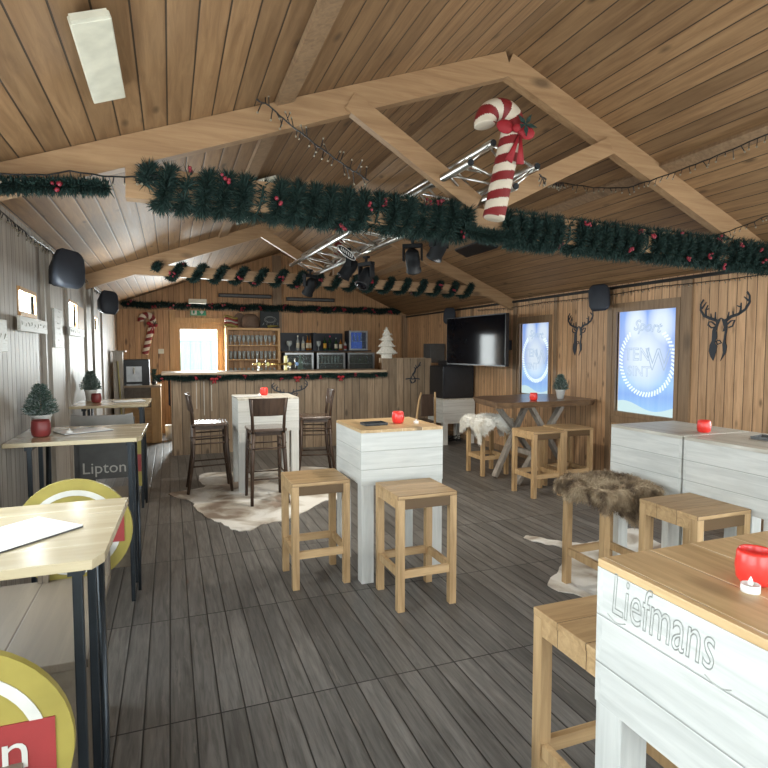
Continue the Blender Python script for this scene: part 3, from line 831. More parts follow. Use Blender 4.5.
for i, (x, y, z, s, lb) in enumerate([(1.205, .866, H, 1, 'white electric tealight in front of the large near candle holder'),
    (1.69, 3.80, H, 1.0, 'white electric tealight on the centre crate table'),
    (.98, 6.78, H, 1.0, 'white electric tealight on the white table among the brown chairs'),
    (-.62, 4.12, H, 1.0, 'white electric tealight on the middle left table')]):
    o = put(te, i == 0, (x, y, z), 0, lb, 'electric tealights'); o.scale = (s, s, s)

def needles(mb, c, d, L, r, rnd, mi=0):
    d = Vector(d).normalized(); c = Vector(c)
    sd = d.cross(Vector((rnd.uniform(-1, 1), rnd.uniform(-1, 1), rnd.uniform(-1, 1)))).normalized() * r
    mb.add([c - sd, c + sd, c + d * L], [(0, 1, 2)], mi)
def make_fir(seed):
    rnd = random.Random(seed)
    t = thing('potted_fir', '', 'potted plant')
    p = lathe_obj('pot', [(.042, 0), (.060, .105), (.064, .108), (.064, .118), (.056, .118), (.054, .1), (0, .1)], 'pot', t)
    MB().cyl((0, 0, .1), (0, 0, .29), .006, .003, 6).build('trunk', 'trim', t)
    mb = MB()
    for tier in range(11):
        z = .115 + tier * .0185; rr = .094 * (1 - (tier / 11.6) ** 1.3) + .008
        for b in range(15):
            a = 2 * PI * (b + tier * .43) / 15 + rnd.uniform(-.15, .15); e = Vector((math.cos(a) * rr, math.sin(a) * rr, z + rr * .18 + rnd.uniform(-.006, .006))); s = Vector((0, 0, z))
            for k in range(26):
                f = rnd.uniform(.1, 1.0); q = s.lerp(e, f); dr = (e - s).normalized()
                dd = dr + Vector((rnd.uniform(-1, 1), rnd.uniform(-1, 1), rnd.uniform(-.7, 1.1)))
                needles(mb, q, dd, rnd.uniform(.018, .032), .0034, rnd, 1 if rnd.random() < .28 else 0)
    mb.build('foliage', ['fir', 'firs'], t)
    return t
fi = make_fir(5)
for i, (x, y, z, s, lb) in enumerate([(-.80, 4.24, H, 1.0, 'potted fir in a white pot on the middle left table'),
    (-.80, 6.72, H, 1.0, 'potted fir in a white pot on the farthest left table'),
    (4.5, 5.74, 1.0, .95, 'potted fir in a white pot on the dark slab table')]):
    o = put(fi, i == 0, (x, y, z), i * 1.3, lb, 'small potted firs'); o.scale = (s, s, s)

def tray(x, y, z, rz, label, m='black', sx=.075, sy=.06):
    mb = MB(); t = thing('menu_tray', label, 'tray', (0, 0, 0))
    MB().box(-sx, sx, -sy, sy, 0, .006).build('base', m, t, bevel=.002)
    r = MB(); r.box(-sx, sx, -sy, -sy + .006, .0065, .018).box(-sx, sx, sy - .006, sy, .0065, .018).box(-sx, -sx + .006, -sy + .006, sy - .006, .0065, .018).box(sx - .006, sx, -sy + .006, sy - .006, .0065, .018)
    r.build('rim', m, t); t.location = (x, y, z); t.rotation_euler = (0, 0, rz)
tray(1.37, 3.83, H, .05, 'black tray on the centre crate table left of the candle', sx=.085)
tray(3.38, 2.32, H, .2, 'dark grey tray on the nearer whitewashed crate', 'greyp', .07, .10)
def menu(x, y, z, rz, label, sx=.105, sy=.15):
    t = thing('menu_card', label, 'menu', (0, 0, 0), 'menu cards on the left tables')
    MB().box(-sx, sx, -sy, sy, 0, .004).build('cover', 'black', t); MB().box(-sx + .0035, sx, -sy, sy, .0042, .0075).build('card', 'paper', t)
    t.location = (x, y, z); t.rotation_euler = (0, 0, rz)
menu(-.44, 1.88, H, R(-45), 'white menu card with dark edge lying on the nearest left table')
menu(-.55, 4.2, H, R(-62), 'menu card lying on the middle left table beside the potted fir')
menu(-.42, 6.5, H, R(-75), 'menu card lying on the farthest left table')
menu(.82, 6.7, H, R(-80), 'menu card lying on the white table among the brown chairs')

# ------------------------------------------------------------------ bar
t = thing('bar_counter', 'long bar counter with weathered vertical boards across the back of the room', 'bar', (1.7, 9.3, 0))
MB().box(.0, 3.40, 9.06, 9.09, 0, 1.19).build('front_panel', 'barfront', t)
MB().box(.0, .03, 9.09, 9.62, 0, 1.19).build('end_panel', 'barfront', t)
MB().box(-.13, 3.44, 8.96, 9.66, 1.225, 1.262).build('countertop', 'bartop', t, bevel=.006)
MB().box(.0, 3.40, 9.0, 9.64, 1.19, 1.2245).build('frame', 'barfront', t)
mb = MB()
for x, za, zb in ((.36, .70, 1.10), (.47, .60, 1.12), (.58, .66, 1.06)): mb.box(x, x + .009, 9.057, 9.0595, za, zb)  # pale strips painted as light showing between the boards
mb.build('painted_gap_light', 'ringw', t, label='thin pale strip painted as light in a board gap')
t = thing('bar_partition', 'raised board partition with a small antler emblem at the right end of the bar', 'partition', (3.85, 9.1, 0))
MB().box(3.4005, 4.32, 9.06, 9.11, 0, 1.455).build('board_panel', 'barfront', t)
MB().box(3.445, 4.32, 9.11, 9.14, 1.36, 1.455).build('rail', 'bartop', t)
MB().box(3.445, 4.32, 9.3, 9.36, 1.38, 1.46).build('ledge', 'bartop', t)

# tinsel garlands -----------------------------------------------------------
def garland(name, spine, r_in, needle_len, label, density, seed, wobble=0, berries=0, group='green tinsel garlands', nr=.0045, bsize=.0115, gaps=()):
    rnd = random.Random(seed); mb = MB()
    pts = [Vector(p) for p in spine]
    mb.tube(pts, min(r_in * .2, .007), 5)
    seg = [(pts[i + 1] - pts[i]).length for i in range(len(pts) - 1)]; tot = sum(seg)
    N = int(tot * density)
    cum = [0]
    for s in seg: cum.append(cum[-1] + s)
    def at(d):
        i = 0
        lo, hi = 0, len(seg) - 1
        while lo < hi:
            m = (lo + hi) // 2
            if cum[m + 1] < d: lo = m + 1
            else: hi = m
        i = lo; f = (d - cum[i]) / max(seg[i], 1e-9)
        return pts[i].lerp(pts[i + 1], f), (pts[i + 1] - pts[i]).normalized()
    for k in range(N):
        p, tg = at(rnd.random() * tot)
        if any(abs(p.x - g_) < .035 + .01 * math.sin(p.z * 60) for g_ in gaps) and rnd.random() < .93: continue
        v = Vector((rnd.gauss(0, 1), rnd.gauss(0, 1), rnd.gauss(0, 1))); v -= tg * v.dot(tg) * .6; v.normalize()
        needles(mb, p + v * r_in * .2, v, needle_len * rnd.uniform(.6, 1.1), nr, rnd)
    g = mb.build(name, 'green'); tag(g, label, 'garland', group)
    for k in range(berries):
        p, tg = at(tot * (k + rnd.uniform(.15, .85)) / berries)
        b = MB(); q = p + Vector((rnd.uniform(-.3, .3), -1, rnd.uniform(-.8, .4))).normalized() * needle_len * .85
        for j in range(rnd.randint(3, 6)):
            b.blob(q + Vector((rnd.uniform(-.022, .022), rnd.uniform(-.01, .01), rnd.uniform(-.02, .02))) * bsize / .0115, bsize * rnd.uniform(.7, 1.1), 6)
        b.build('berries', 'berry', g, True)
    return g
def wrap(Y, tz, xa, xb, pitch, hy, hz, n=14, ph=0):
    P = []; N = int((xb - xa) / pitch * n)
    for i in range(N + 1):
        x = xa + (xb - xa) * i / N; a = ph + 2 * PI * i / n
        P.append((x, Y - hy * math.cos(a), tz(x) + hz * math.sin(a)))
    return P
garland('tinsel_garland', wrap(3.34, lambda x: tz1(x) - .01, -.1, 1.82, .1, .07, .085), .05, .072, 'thick green tinsel garland with red berries on the left half of the near beam', 5200, 11, berries=15, nr=.0052, gaps=(.13, .50, 1.17, 1.54))
garland('tinsel_garland', wrap(3.34, lambda x: tz1(x) - .02, 2.12, 4.72, .1, .07, .085), .05, .07, 'thick green tinsel garland with red berries on the right half of the near beam', 5200, 12, berries=20, nr=.0052, gaps=(2.62, 3.3, 4.1))
garland('tinsel_garland', [(1.78 + .034 * i, 3.22 - .0 * i, 2.36 - .03 * math.sin(i / 11 * PI)) for i in range(12)], .03, .06, 'loose loop of tinsel hanging below the foot of the candy cane', 6000, 13, nr=.0055)
garland('tinsel_garland', [(-.88 + .075 * i, 3.26, 2.385 + .006 * i) for i in range(9)], .035, .055, 'frosted tinsel garland running to the left wall from the near beam', 5000, 14, berries=2, nr=.007)
garland('tinsel_garland', wrap(7.4, lambda x: tz2(x), -.15, 4.2, .25, .075, .075, 18), .05, .065, 'dark green tinsel spiralling around the far tie beam', 3600, 15, berries=16, nr=.0075, bsize=.016)
garland('tinsel_garland', [(-.8 + .1 * i, 11.46, 2.44 + .015 * math.sin(i * 1.1)) for i in range(56)], .04, .085, 'straight tinsel garland along the top of the far wall', 1800, 16, berries=16, nr=.011, bsize=.02)
gb = garland('tinsel_garland', [(-.13, 9.55, 1.17), (-.17, 9.2, 1.17)] + [(-.15 + .1 * i, 8.985, 1.18 + .012 * math.sin(i * 1.3)) for i in range(37)], .028, .055, 'tinsel garland with red bows under the edge of the bar top', 2600, 17, berries=10, nr=.009, bsize=.014)
for x in (1.9, 2.62, .62):
    mb = MB(); mb.blob((x - .03, 8.93, 1.16), (.035, .014, .022), 8).blob((x + .03, 8.93, 1.16), (.035, .014, .022), 8).beam((x, 8.93, 1.15), (x - .025, 8.93, 1.09), .02, .004, up=(0, 1, 0)).beam((x, 8.93, 1.15), (x + .025, 8.93, 1.09), .02, .004, up=(0, 1, 0))
    mb.build('bow', 'redfab', gb, True)

# string lights -----------------------------------------------------------
BULB = None
def string_lights(pts, label, drop=.05, step=.05, seed=1, up=0):
    rnd = random.Random(seed); pts = [Vector(p) for p in pts]; P = []
    for i in range(len(pts) - 1):
        n = max(2, int((pts[i + 1] - pts[i]).length / step))
        for k in range(n):
            p = pts[i].lerp(pts[i + 1], k / n); p.z += -.02 * math.sin(PI * k / n) + rnd.uniform(-.004, .004); P.append(p)
    P.append(pts[-1])
    t = thing('string_lights', label, 'string lights', tuple(pts[0]), 'string lights with small clear bulbs')
    mb = MB().tube(P, .0045, 5); B = []
    for i in range(1, len(P) - 1):
        q = P[i] + Vector((rnd.uniform(-.5, .5), rnd.uniform(-.5, .5), -1 if not up or rnd.random() < .5 else 1)).normalized() * drop * rnd.uniform(.5, 1)
        mb.tube([P[i], q], .003, 4); B.append(q)
    mb.build('cable', 'wire', t)
    global BULB
    for p in B[:95]:
        if BULB is None: o = MB().blob((0, 0, 0), .0065, 6).build('bulb', 'bulb', None, True); BULB = o
        else: o = BULB.copy(); col.objects.link(o)
        o.parent = t; o.location = p - Vector(t.location)
off = .05
RL = lambda x, y, d=.05: (x, y, roofz(x) - d)
string_lights([(2.2, 3.05, 2.7), RL(3.2, 4.1, .06), RL(3.34, 3.5, .19), RL(3.47, 2.4, .05)], 'string of lights climbing the right slope beyond the candy cane', .06, seed=2)
string_lights([RL(3.95, 4.3), RL(4.13, 3.5, .19), RL(4.13, 2.7), RL(4.13, 1.8)], 'string of lights on the right slope low beside the right wall', .05, seed=3)
string_lights([(.42, 3.2, 3.02), (.52, 3.22, 2.955), (1.12, 3.22, 2.60)], 'string of lights crossing the near rafter down to the garland', .075, step=.022, seed=4, up=1)
string_lights([(-.85, 3.22, 2.44), (-.45, 3.25, 2.49), (0, 3.26, 2.53)], 'string of lights along the near rafter at the upper left', .05, seed=5)
string_lights([(XL + .04, 3.3, 2.40), (XL + .04, 5.2, 2.40), (XL + .04, 7.3, 2.40), (XL + .04, 9.5, 2.4)], 'string of lights along the top of the left wall', .05, seed=6)
string_lights([(XR - .05, 8.4, 2.27), (XR - .05, 6.6, 2.26), (XR - .05, 4.6, 2.27), (XR - .05, 2.5, 2.28)], 'string of lights along the top of the right wall', .03, seed=8)
tag(MB().tube([(XR - .03, y, 2.325) for y in (11.5, 8, 5, 2)], .018, 8).build('cable_duct', 'wire'), 'dark cable duct along the top of the right wall', 'cable')

# candy canes ---------------------------------------------------------------
def candy_cane(s, r, hook_r, H_, pitch, seed=0, bow=True):
    """upright in the xz plane, hook curling to -x, foot at the origin"""
    t = thing('candy_cane', '', 'candy cane')
    P = []; n1 = 150
    L1 = H_ - hook_r - r
    for i in range(n1): P.append((.0, 0, L1 * i / n1))
    n2 = 90
    for i in range(n2 + 1):
        a = PI * 1.12 * i / n2; P.append((-hook_r + hook_r * math.cos(a), 0, L1 + hook_r * math.sin(a)))
    n = 32; d = [0]
    for i in range(1, len(P)): d.append(d[-1] + (Vector(P[i]) - Vector(P[i - 1])).length)
    def mif(i, j): return 1 if ((d[i] / pitch + .22 * math.sin(2 * PI * j / n)) % 1) < .5 else 0
    rs = [r] * len(P); rs[0] = r * .9; rs[-1] = r * .9
    MB().tube(P, rs, n, 0, mif=mif).build('cane', ['stripew', 'striper'], t, True)
    if bow:
        mb = MB(); z = L1 * .93
        for sx in (-1, 1):
            mb.blob((sx * r * 1.0, -r * 1.05, z), (r * .85, r * .35, r * .65), 10)
            mb.plate([(0, 0), (sx * r * .9, -r * 2.9), (sx * r * .2, -r * 3.1)], lambda u, v, w: (u + r * .5, -r * 1.2 + w, z + v), .01)
        mb.blob((0, -r * 1.3, z), r * .4, 8).build('bow', 'redfab', t, True)
        mb = MB()
        for k in range(5):
            a = k * 1.25; mb.plate([(0, 0), (r * .5 * math.cos(a - .4), r * .5 * math.sin(a - .4)), (r * 1.1 * math.cos(a), r * 1.1 * math.sin(a)), (r * .5 * math.cos(a + .4), r * .5 * math.sin(a + .4))], lambda u, v, w: (u + r * .7, -r * 1.5 + w, z + r * .5 + v), .006)
        mb.build('holly', 'green', t)
    return t
c = candy_cane(1, .064, .086, .70, .108); c.location = (1.79, 2.92, 2.37); c.rotation_euler = (R(-4), R(13), R(-14)); c['label'] = 'large striped candy cane with red bow hanging from the near beam'
c['group'] = 'striped candy canes'
c = candy_cane(1, .05, .11, .62, .115); c.location = (2.0, 6.95, 2.68); c.rotation_euler = (0, R(4), 0); c['label'] = 'candy cane half hidden behind the lighting truss'; c['group'] = 'striped candy canes'
c = candy_cane(1, .055, .105, .78, .13); c.location = (-.44, 11.5, 1.52); c.rotation_euler = (0, R(14), 0); c['label'] = 'candy cane hanging on the far wall left of the door'; c['group'] = 'striped candy canes'

# lighting truss ------------------------------------------------------------
t = thing('lighting_truss', 'aluminium lighting truss running over both garlanded tie beams', 'truss', (1.85, 5.1, 2.6))
cor = [(1.81, 2.82), (2.12, 2.72), (1.97, 2.585), (1.66, 2.69)]
ya, yb = 2.97, 7.3
sh = lambda y: -.18 * (y - ya) / (yb - ya)
for x, z in cor:
    ring = MB().tube([(x, ya, z), (x + sh(yb) / 2, (ya + yb) / 2, z), (x + sh(yb), yb, z)], .024, 12)
    ring.build('chord_tube', 'chrome', t, True)
    MB().cyl((x, ya - .012, z), (x, ya - .001, z), .019, .019, 12).build('end_coupler', 'bmetal', t)
mb = MB(); n = 20
for i in range(n):
    y0 = ya + .04 + (yb - ya - .08) * i / n; y1 = ya + .04 + (yb - ya - .08) * (i + 1) / n
    for k in range(4):
        a, b = (k, (k + 1) % 4) if i % 2 == 0 else ((k + 1) % 4, k)
        mb.cyl((cor[a][0] + sh(y0), y0, cor[a][1]), (cor[b][0] + sh(y1), y1, cor[b][1]), .008, n=6)
for k in range(4):
    b = (k + 1) % 4; mb.cyl((cor[k][0], ya + .02, cor[k][1]), (cor[b][0], ya + .02, cor[b][1]), .009, n=6)
mb.build('bracing', 'chrome', t, True)

def make_spot():
    t = thing('stage_light', '', 'stage light')
    MB().cyl((0, 0, .0), (0, 0, -.05), .014, n=8).box(-.03, .03, -.02, .02, -.012, .01).build('clamp', 'spotblack', t)
    y = MB(); y.box(-.09, .09, -.03, .03, -.085, -.05).box(-.09, -.075, -.028, .028, -.2, -.085).box(.075, .09, -.028, .028, -.2, -.085); y.build('yoke', 'spotblack', t, bevel=.004)
    h = MB(); R_ = Matrix.Translation((0, 0, -.19)) @ Euler((R(35), 0, 0)).to_matrix().to_4x4()
    h.lathe([(.035, .1), (.062, .07), (.068, 0), (.062, -.08), (.07, -.1), (.07, -.115), (.055, -.116)], (0, 0, 0), 16, mat=R_); h.build('head', 'spotblack', t, True)
    h = MB(); h.lathe([(.054, -.117), (.03, -.125), (0, -.128)], (0, 0, 0), 16, mat=R_); h.build('lens', 'screen', t, True)
    return t
sp = make_spot()
for i, (x, y, z, rz, lb) in enumerate([
    (1.60, 6.75, 2.56, .4, 'black stage light at the far left end of the lighting truss'),
    (1.72, 5.55, 2.62, 1.2, 'black stage light on the middle of the truss, directly behind the oval plate'),
    (1.80, 5.25, 2.50, 2.0, 'black stage light under the middle of the truss, lowest one of all'),
    (2.06, 4.72, 2.60, -.6, 'black stage light under the near part of the truss, left of the last one'),
    (2.14, 4.35, 2.66, .3, 'black stage light nearest the camera under the lighting truss')]):
    put(sp, i == 0, (x, y, z), rz, lb, 'black stage lights on the truss')
for x, y, z in ((1.60, 6.72, 2.3), (1.80, 5.2, 2.25), (2.14, 4.3, 2.42)):
    l = bpy.data.lights.new('stage_lamp', 'SPOT'); l.energy = 60; l.spot_size = R(150); l.spot_blend = .6; l.color = (1, .93, .80); l.shadow_soft_size = .06
    o = bpy.data.objects.new('stage_lamp', l); col.objects.link(o); o.location = (x, y, z - .1); o.rotation_euler = (R(25), 0, 0); o['kind'] = 'structure'
mb = MB(); c = [(.105 * math.cos(2 * PI * i / 30), .04 * math.sin(2 * PI * i / 30)) for i in range(30)]
o = tag(mb.plate(c, lambda u, v, w: (1.60 + u * .8, 5.25 + w - u * .3, 2.53 + v - u * .62), .012).build('oval_plate', 'matblack'), 'small oval plate with pale lettering hanging on the lighting truss', 'sign')
g = MB(); 
for i in range(30):
    a, b = c[i], c[(i + 1) % 30]; q = lambda p, k: (1.60 + p[0] * .8 * k, 5.245 - p[0] * .3 * k, 2.53 + p[1] * k - p[0] * .62 * k)
    g.cyl(q(a, .93), q(b, .93), .003, n=4)
g.build('rim', 'paper', o)
mb = MB()
for i in range(7):
    u = -.06 + i * .02; mb.beam((1.60 + u * .8, 5.243 - u * .3, 2.515 - u * .62), (1.602 + u * .8, 5.243 - u * .3, 2.545 - u * .62), .007, .002, up=(0, 1, 0))
mb.build('lettering', 'paper', o)

# speakers ----------------------------------------------------------------
def make_speaker():
    t = thing('wall_speaker', '', 'speaker')
    b = MB(); w_, h_, d_ = .11, .15, .10
    pr = [(0, -h_), (.06, -h_), (.09, -h_ + .02), (w_, -h_ + .06), (w_ + .004, 0), (w_, h_ - .06), (.09, h_ - .02), (.06, h_), (0, h_)]
    ring = [(x, z) for x, z in pr[1:-1]] + [(-x, z) for x, z in reversed(pr[1:-1])]
    n = len(ring); o = 0
    for y, s in ((.1, .62), (-.02, .9), (-.06, 1.0), (-.085, .97), (-.1, .86)):
        for x, z in ring: b.v.append(Vector((x * s, y, z * s)))
    for i in range(4):
        for j in range(n): b.f.append((i * n + j, i * n + (j + 1) % n, (i + 1) * n + (j + 1) % n, (i + 1) * n + j)); b.m.append(0)
    b.f.append(tuple(range(n))[::-1]); b.m.append(0); b.f.append(tuple(range(4 * n, 5 * n))); b.m.append(0)
    b.build('cabinet', 'speaker', t, True)
    MB().cyl((0, .1, 0), (0, .17, .02), .012, n=8).box(-.03, .03, .165, .18, -.05, .07).build('bracket', 'bmetal', t)
    return t
sk = make_speaker()
for i, (x, y, z, e, s, lb) in enumerate([
    (-.74, 4.95, 2.20, (R(-14), R(8), R(36)), 1.0, 'dark wall speaker on the left wall nearest the camera'),
    (-.74, 8.0, 2.19, (R(-8), R(4), R(32)), 1.0, 'dark wall speaker on the left wall farther back near the cane'),
    (4.74, 5.36, 2.2, (R(-8), R(-4), R(-48)), 1.05, 'black wall speaker on the right wall left of the large snow window'),
    (4.74, 9.15, 2.2, (R(-8), 0, R(-45)), .98, 'black wall speaker on the right wall above the television corner')]):
    o = put(sk, i == 0, (x, y, z), 0, lb, 'dark wall speakers'); o.rotation_euler = e; o.scale = (s, s, s)

# deer heads ----------------------------------------------------------------
def ribbon(mb, pts, w0, w1, fr, th):
    n = len(pts); A = []; B = []
    for i, (x, y) in enumerate(pts):
        x0, y0 = pts[max(i - 1, 0)]; x1, y1 = pts[min(i + 1, n - 1)]
        dx, dy = x1 - x0, y1 - y0; l = math.hypot(dx, dy); w = w0 + (w1 - w0) * i / (n - 1)
        A.append((x - dy / l * w, y + dx / l * w)); B.append((x + dy / l * w, y - dx / l * w))
    for i in range(n - 1): mb.plate([A[i], A[i + 1], B[i + 1], B[i]], fr, th)
DEER = dict(
    tubes=[([(335, 350), (380, 320), (440, 305), (500, 270), (533, 215), (530, 165), (508, 132)], 13, 6), ([(400, 315), (393, 278)], 7, 3), ([(455, 300), (462, 250), (462, 215)], 9, 4), ([(462, 250), (425, 235)], 6, 3),
           ([(525, 205), (485, 170)], 8, 3), ([(350, 340), (360, 280)], 8, 3), ([(500, 265), (508, 235)], 6, 3),
           ([(250, 345), (190, 325), (130, 300), (96, 250), (95, 200), (122, 163)], 13, 6), ([(200, 325), (195, 285)], 7, 3), ([(150, 308), (146, 250), (165, 213)], 9, 4), ([(148, 250), (180, 243)], 6, 3), ([(105, 240), (148, 188)], 8, 3), ([(238, 340), (238, 275)], 8, 3),
           ([(240, 400), (205, 405), (172, 380), (178, 355), (205, 355), (243, 385)], 6, 6), ([(345, 385), (380, 355), (412, 350), (395, 398), (360, 408)], 6, 6), ([(262, 512), (285, 512), (303, 532), (265, 545), (250, 515)], 5, 5)],
    polys=[[(245, 345), (292, 325), (270, 375), (252, 430)], [(215, 430), (252, 430), (262, 480), (240, 530), (265, 560), (255, 610), (232, 682), (205, 645), (188, 600), (195, 550), (212, 515)],
           [(225, 400), (252, 385), (252, 432), (215, 432)], [(292, 325), (345, 350), (350, 400), (318, 400), (306, 360)], [(330, 430), (350, 420), (336, 520), (352, 562), (346, 612), (298, 682), (320, 615), (312, 545), (322, 500)], [(322, 398), (352, 398), (350, 424), (328, 434), (310, 440)]])
def deer(fr, name, label, pieces=DEER, group='black deer head silhouettes'):
    mb = MB()
    for p, a, b in pieces['tubes']: ribbon(mb, p, a, b, fr, .006)
    for p in pieces['polys']: mb.plate(p, fr, .006)
    return tag(mb.build(name, 'deer'), label, 'wall decoration', group)
def wallfr(cy, zb, s): return lambda u, v, w: (XR - .008 + w, cy - (u - 315) * s, zb + (682 - v) * s)
deer(wallfr(3.88, 1.495, .00115), 'deer_head', 'large black deer head silhouette on the wall right of the large snow window')
deer(wallfr(5.88, 1.53, .00105), 'deer_head', 'black deer head silhouette on the wall between the two snow windows')
deer(lambda u, v, w: (1.80 + (u - 315) * .0013, 9.052 - w, .60 + (682 - v) * .00092), 'deer_head', 'black deer head silhouette with wide antlers on the bar front')
ANT = dict(tubes=[([(330, 400), (360, 350), (370, 300), (420, 250), (440, 190)], 12, 6), ([(370, 300), (345, 270)], 7, 4), ([(385, 285), (370, 235)], 7, 4), ([(410, 260), (450, 235)], 7, 4), ([(230, 470), (280, 462), (330, 470), (390, 462), (430, 475)], 9, 9), ([(300, 470), (330, 400), (370, 470)], 8, 8), ([(290, 480), (320, 540), (360, 520), (370, 480)], 9, 9)], polys=[])
deer(lambda u, v, w: (3.97 + (u - 340) * .00135, 9.052 - w, 1.0 + (560 - v) * .00105), 'antler_emblem', 'small black antler emblem on the raised bar partition', ANT)

# television, cabinet ----------------------------------------------------------
t = thing('television', 'large black flat television angled off the right wall', 'television', (4.3, 7.45, 1.35))
ang = math.atan2(1.52, -.13)
Rm = Matrix.Translation((4.29, 7.47, 0)) @ Matrix.Rotation(math.atan2(1.54, -.12) , 4, 'Z')
MB().box(-.77, .77, -.03, .03, 1.37, 2.11, mat=Rm).build('casing', 'matblack', t)
MB().box(-.755, .755, .031, .034, 1.39, 2.095, mat=Rm).build('screen', 'screen', t)
MB().box(4.33, XR - .001, 7.42, 7.52, 1.6, 1.75).build('wall_bracket', 'black', t)
t = thing('speaker_cabinet', 'black square cabinet standing on the low white crate table', 'cabinet', (4.58, 8.8, .781))
MB().box(4.27, 4.86, 8.50, 9.02, .782, 1.33).build('body', 'matblack', t, bevel=.006)
MB().box(4.30, 4.83, 8.494, 8.499, .81, 1.30).build('front_panel', 'black', t)
tag(MB().box(4.40, 4.80, 8.6, 8.95, 1.331, 1.42).build('receiver', 'black', bevel=.004), 'flat black receiver on top of the black cabinet', 'receiver')
tag(MB().box(4.55, 4.86, 9.6, 9.9, 1.36, 1.72).build('monitor_box', 'greyp', bevel=.006), 'dark grey box on the wall left of the television', 'box')
mb = MB(); rnd = random.Random(4)
for k in range(8): mb.tube([(4.35 + rnd.random() * .4, 8.6 + rnd.random() * .3, .012 + rnd.random() * .1) for _ in range(6)], .006, 5)
tag(mb.build('cable_tangle', 'wire'), 'tangle of black cables on the floor under the low white crate', 'cable')

# white twig tree ---------------------------------------------------------------
mb = MB(); rnd = random.Random(8)
prof = [(.10, 0), (.10, .07), (.19, .085), (.185, .10), (.09, .20), (.15, .205), (.145, .22), (.065, .31), (.12, .315), (.11, .33), (.045, .40), (.075, .405), (.07, .42), (.0, .54)]
mb.lathe(prof, (3.53, 9.2, 1.456), 20, sy=.35)
for k in range(420):
    i = rnd.randrange(1, len(prof) - 1); f = rnd.random(); r_, z_ = prof[i][0] * (1 - f) + prof[i + 1][0] * f, prof[i][1] * (1 - f) + prof[i + 1][1] * f
    a = rnd.random() * 2 * PI; p = Vector((3.53 + r_ * math.cos(a), 9.2 + r_ * .35 * math.sin(a), 1.456 + z_))
    q = p + Vector((rnd.uniform(-.035, .035), rnd.uniform(-.012, .012), rnd.uniform(-.02, .02))); mb.cyl(p, q, .003, .002, 4)
tag(mb.build('twig_tree', 'twig'), 'white twig Christmas tree on top of the raised bar partition', 'decoration')

# ------------------------------------------------------------------ back bar
t = thing('back_counter', 'dark back counter behind the bar carrying the small glass fridges', 'counter', (3.0, 11.2, 0))
MB().box(2.10, 4.2, 11.0, 11.5, 0, 1.10).build('body', 'blackw', t)
MB().box(2.10, 4.2, 10.98, 11.5, 1.101, 1.13).build('countertop', 'blackw', t)
t = thing('bottle_shelf', 'dark wall panel and shelf holding the bottles above the glass fridges', 'shelf', (2.75, 11.5, 1.6))
MB().box(2.09, 3.42, 11.53, 11.56, 1.58, 1.95).build('back_panel', 'blackw', t)
MB().box(2.09, 3.95, 11.2, 11.529, 1.572, 1.592).build('shelf_board', 'blackw', t)
MB().box(2.72, 2.78, 11.25, 11.529, 1.593, 1.95).build('divider', 'blackw', t)
def fridge(x0, x1, z0, z1, y, label, shelf=True, depth=.35):
    t = thing('glass_fridge', label, 'fridge', ((x0 + x1) / 2, y + .2, z0), 'small glass door fridges')
    b = MB(); b.box(x0, x1, y + depth - .02, y + depth, z0, z1).box(x0, x0 + .02, y, y + depth - .02, z0, z1).box(x1 - .02, x1, y, y + depth - .02, z0, z1).box(x0 + .02, x1 - .02, y, y + depth - .02, z0, z0 + .02).box(x0 + .02, x1 - .02, y, y + depth - .02, z1 - .02, z1)
    b.build('body', 'blackw', t)
    s = .035; d = MB(); d.box(x0, x0 + s, y - .03, y - .001, z0, z1).box(x1 - s, x1, y - .03, y - .001, z0, z1).box(x0 + s, x1 - s, y - .03, y - .001, z0, z0 + s).box(x0 + s, x1 - s, y - .03, y - .001, z1 - s, z1)
    dd = d.build('door', 'steel', t); MB().box(x0 + s, x1 - s, y - .02, y - .014, z0 + s, z1 - s).build('pane', 'fglass', dd)
    if shelf: MB().box(x0 + .021, x1 - .021, y + .02, y + depth - .03, (z0 + z1) / 2 - .02, (z0 + z1) / 2 - .012).build('shelf', 'steel', t)
fridge(2.12, 2.69, 1.131, 1.545, 11.14, 'glass door fridge left of three, with a pale green bottle inside')
fridge(2.76, 3.35, 1.131, 1.545, 11.14, 'glass door fridge in the middle of three, with glasses inside')
fridge(3.41, 3.99, 1.131, 1.545, 11.14, 'glass door fridge right of three, beside the partition')
fridge(3.46, 3.86, 1.593, 2.0, 11.2, 'small glass cooler with blue lit inside, standing on the bottle shelf', depth=.3)
bm_ = new_mat('blue_backlit_ad')[0]; setp(bm_.node_tree.nodes['Principled BSDF'], Base_Color=(.02, .05, .25, 1), Emission_Color=(.05, .15, .7, 1), Emission_Strength=.35)
tag(MB().box(3.49, 3.83, 11.46, 11.475, 1.62, 1.97).build('cooler_light_panel', bm_), 'blue backlit panel inside the small cooler on the shelf', 'light panel')

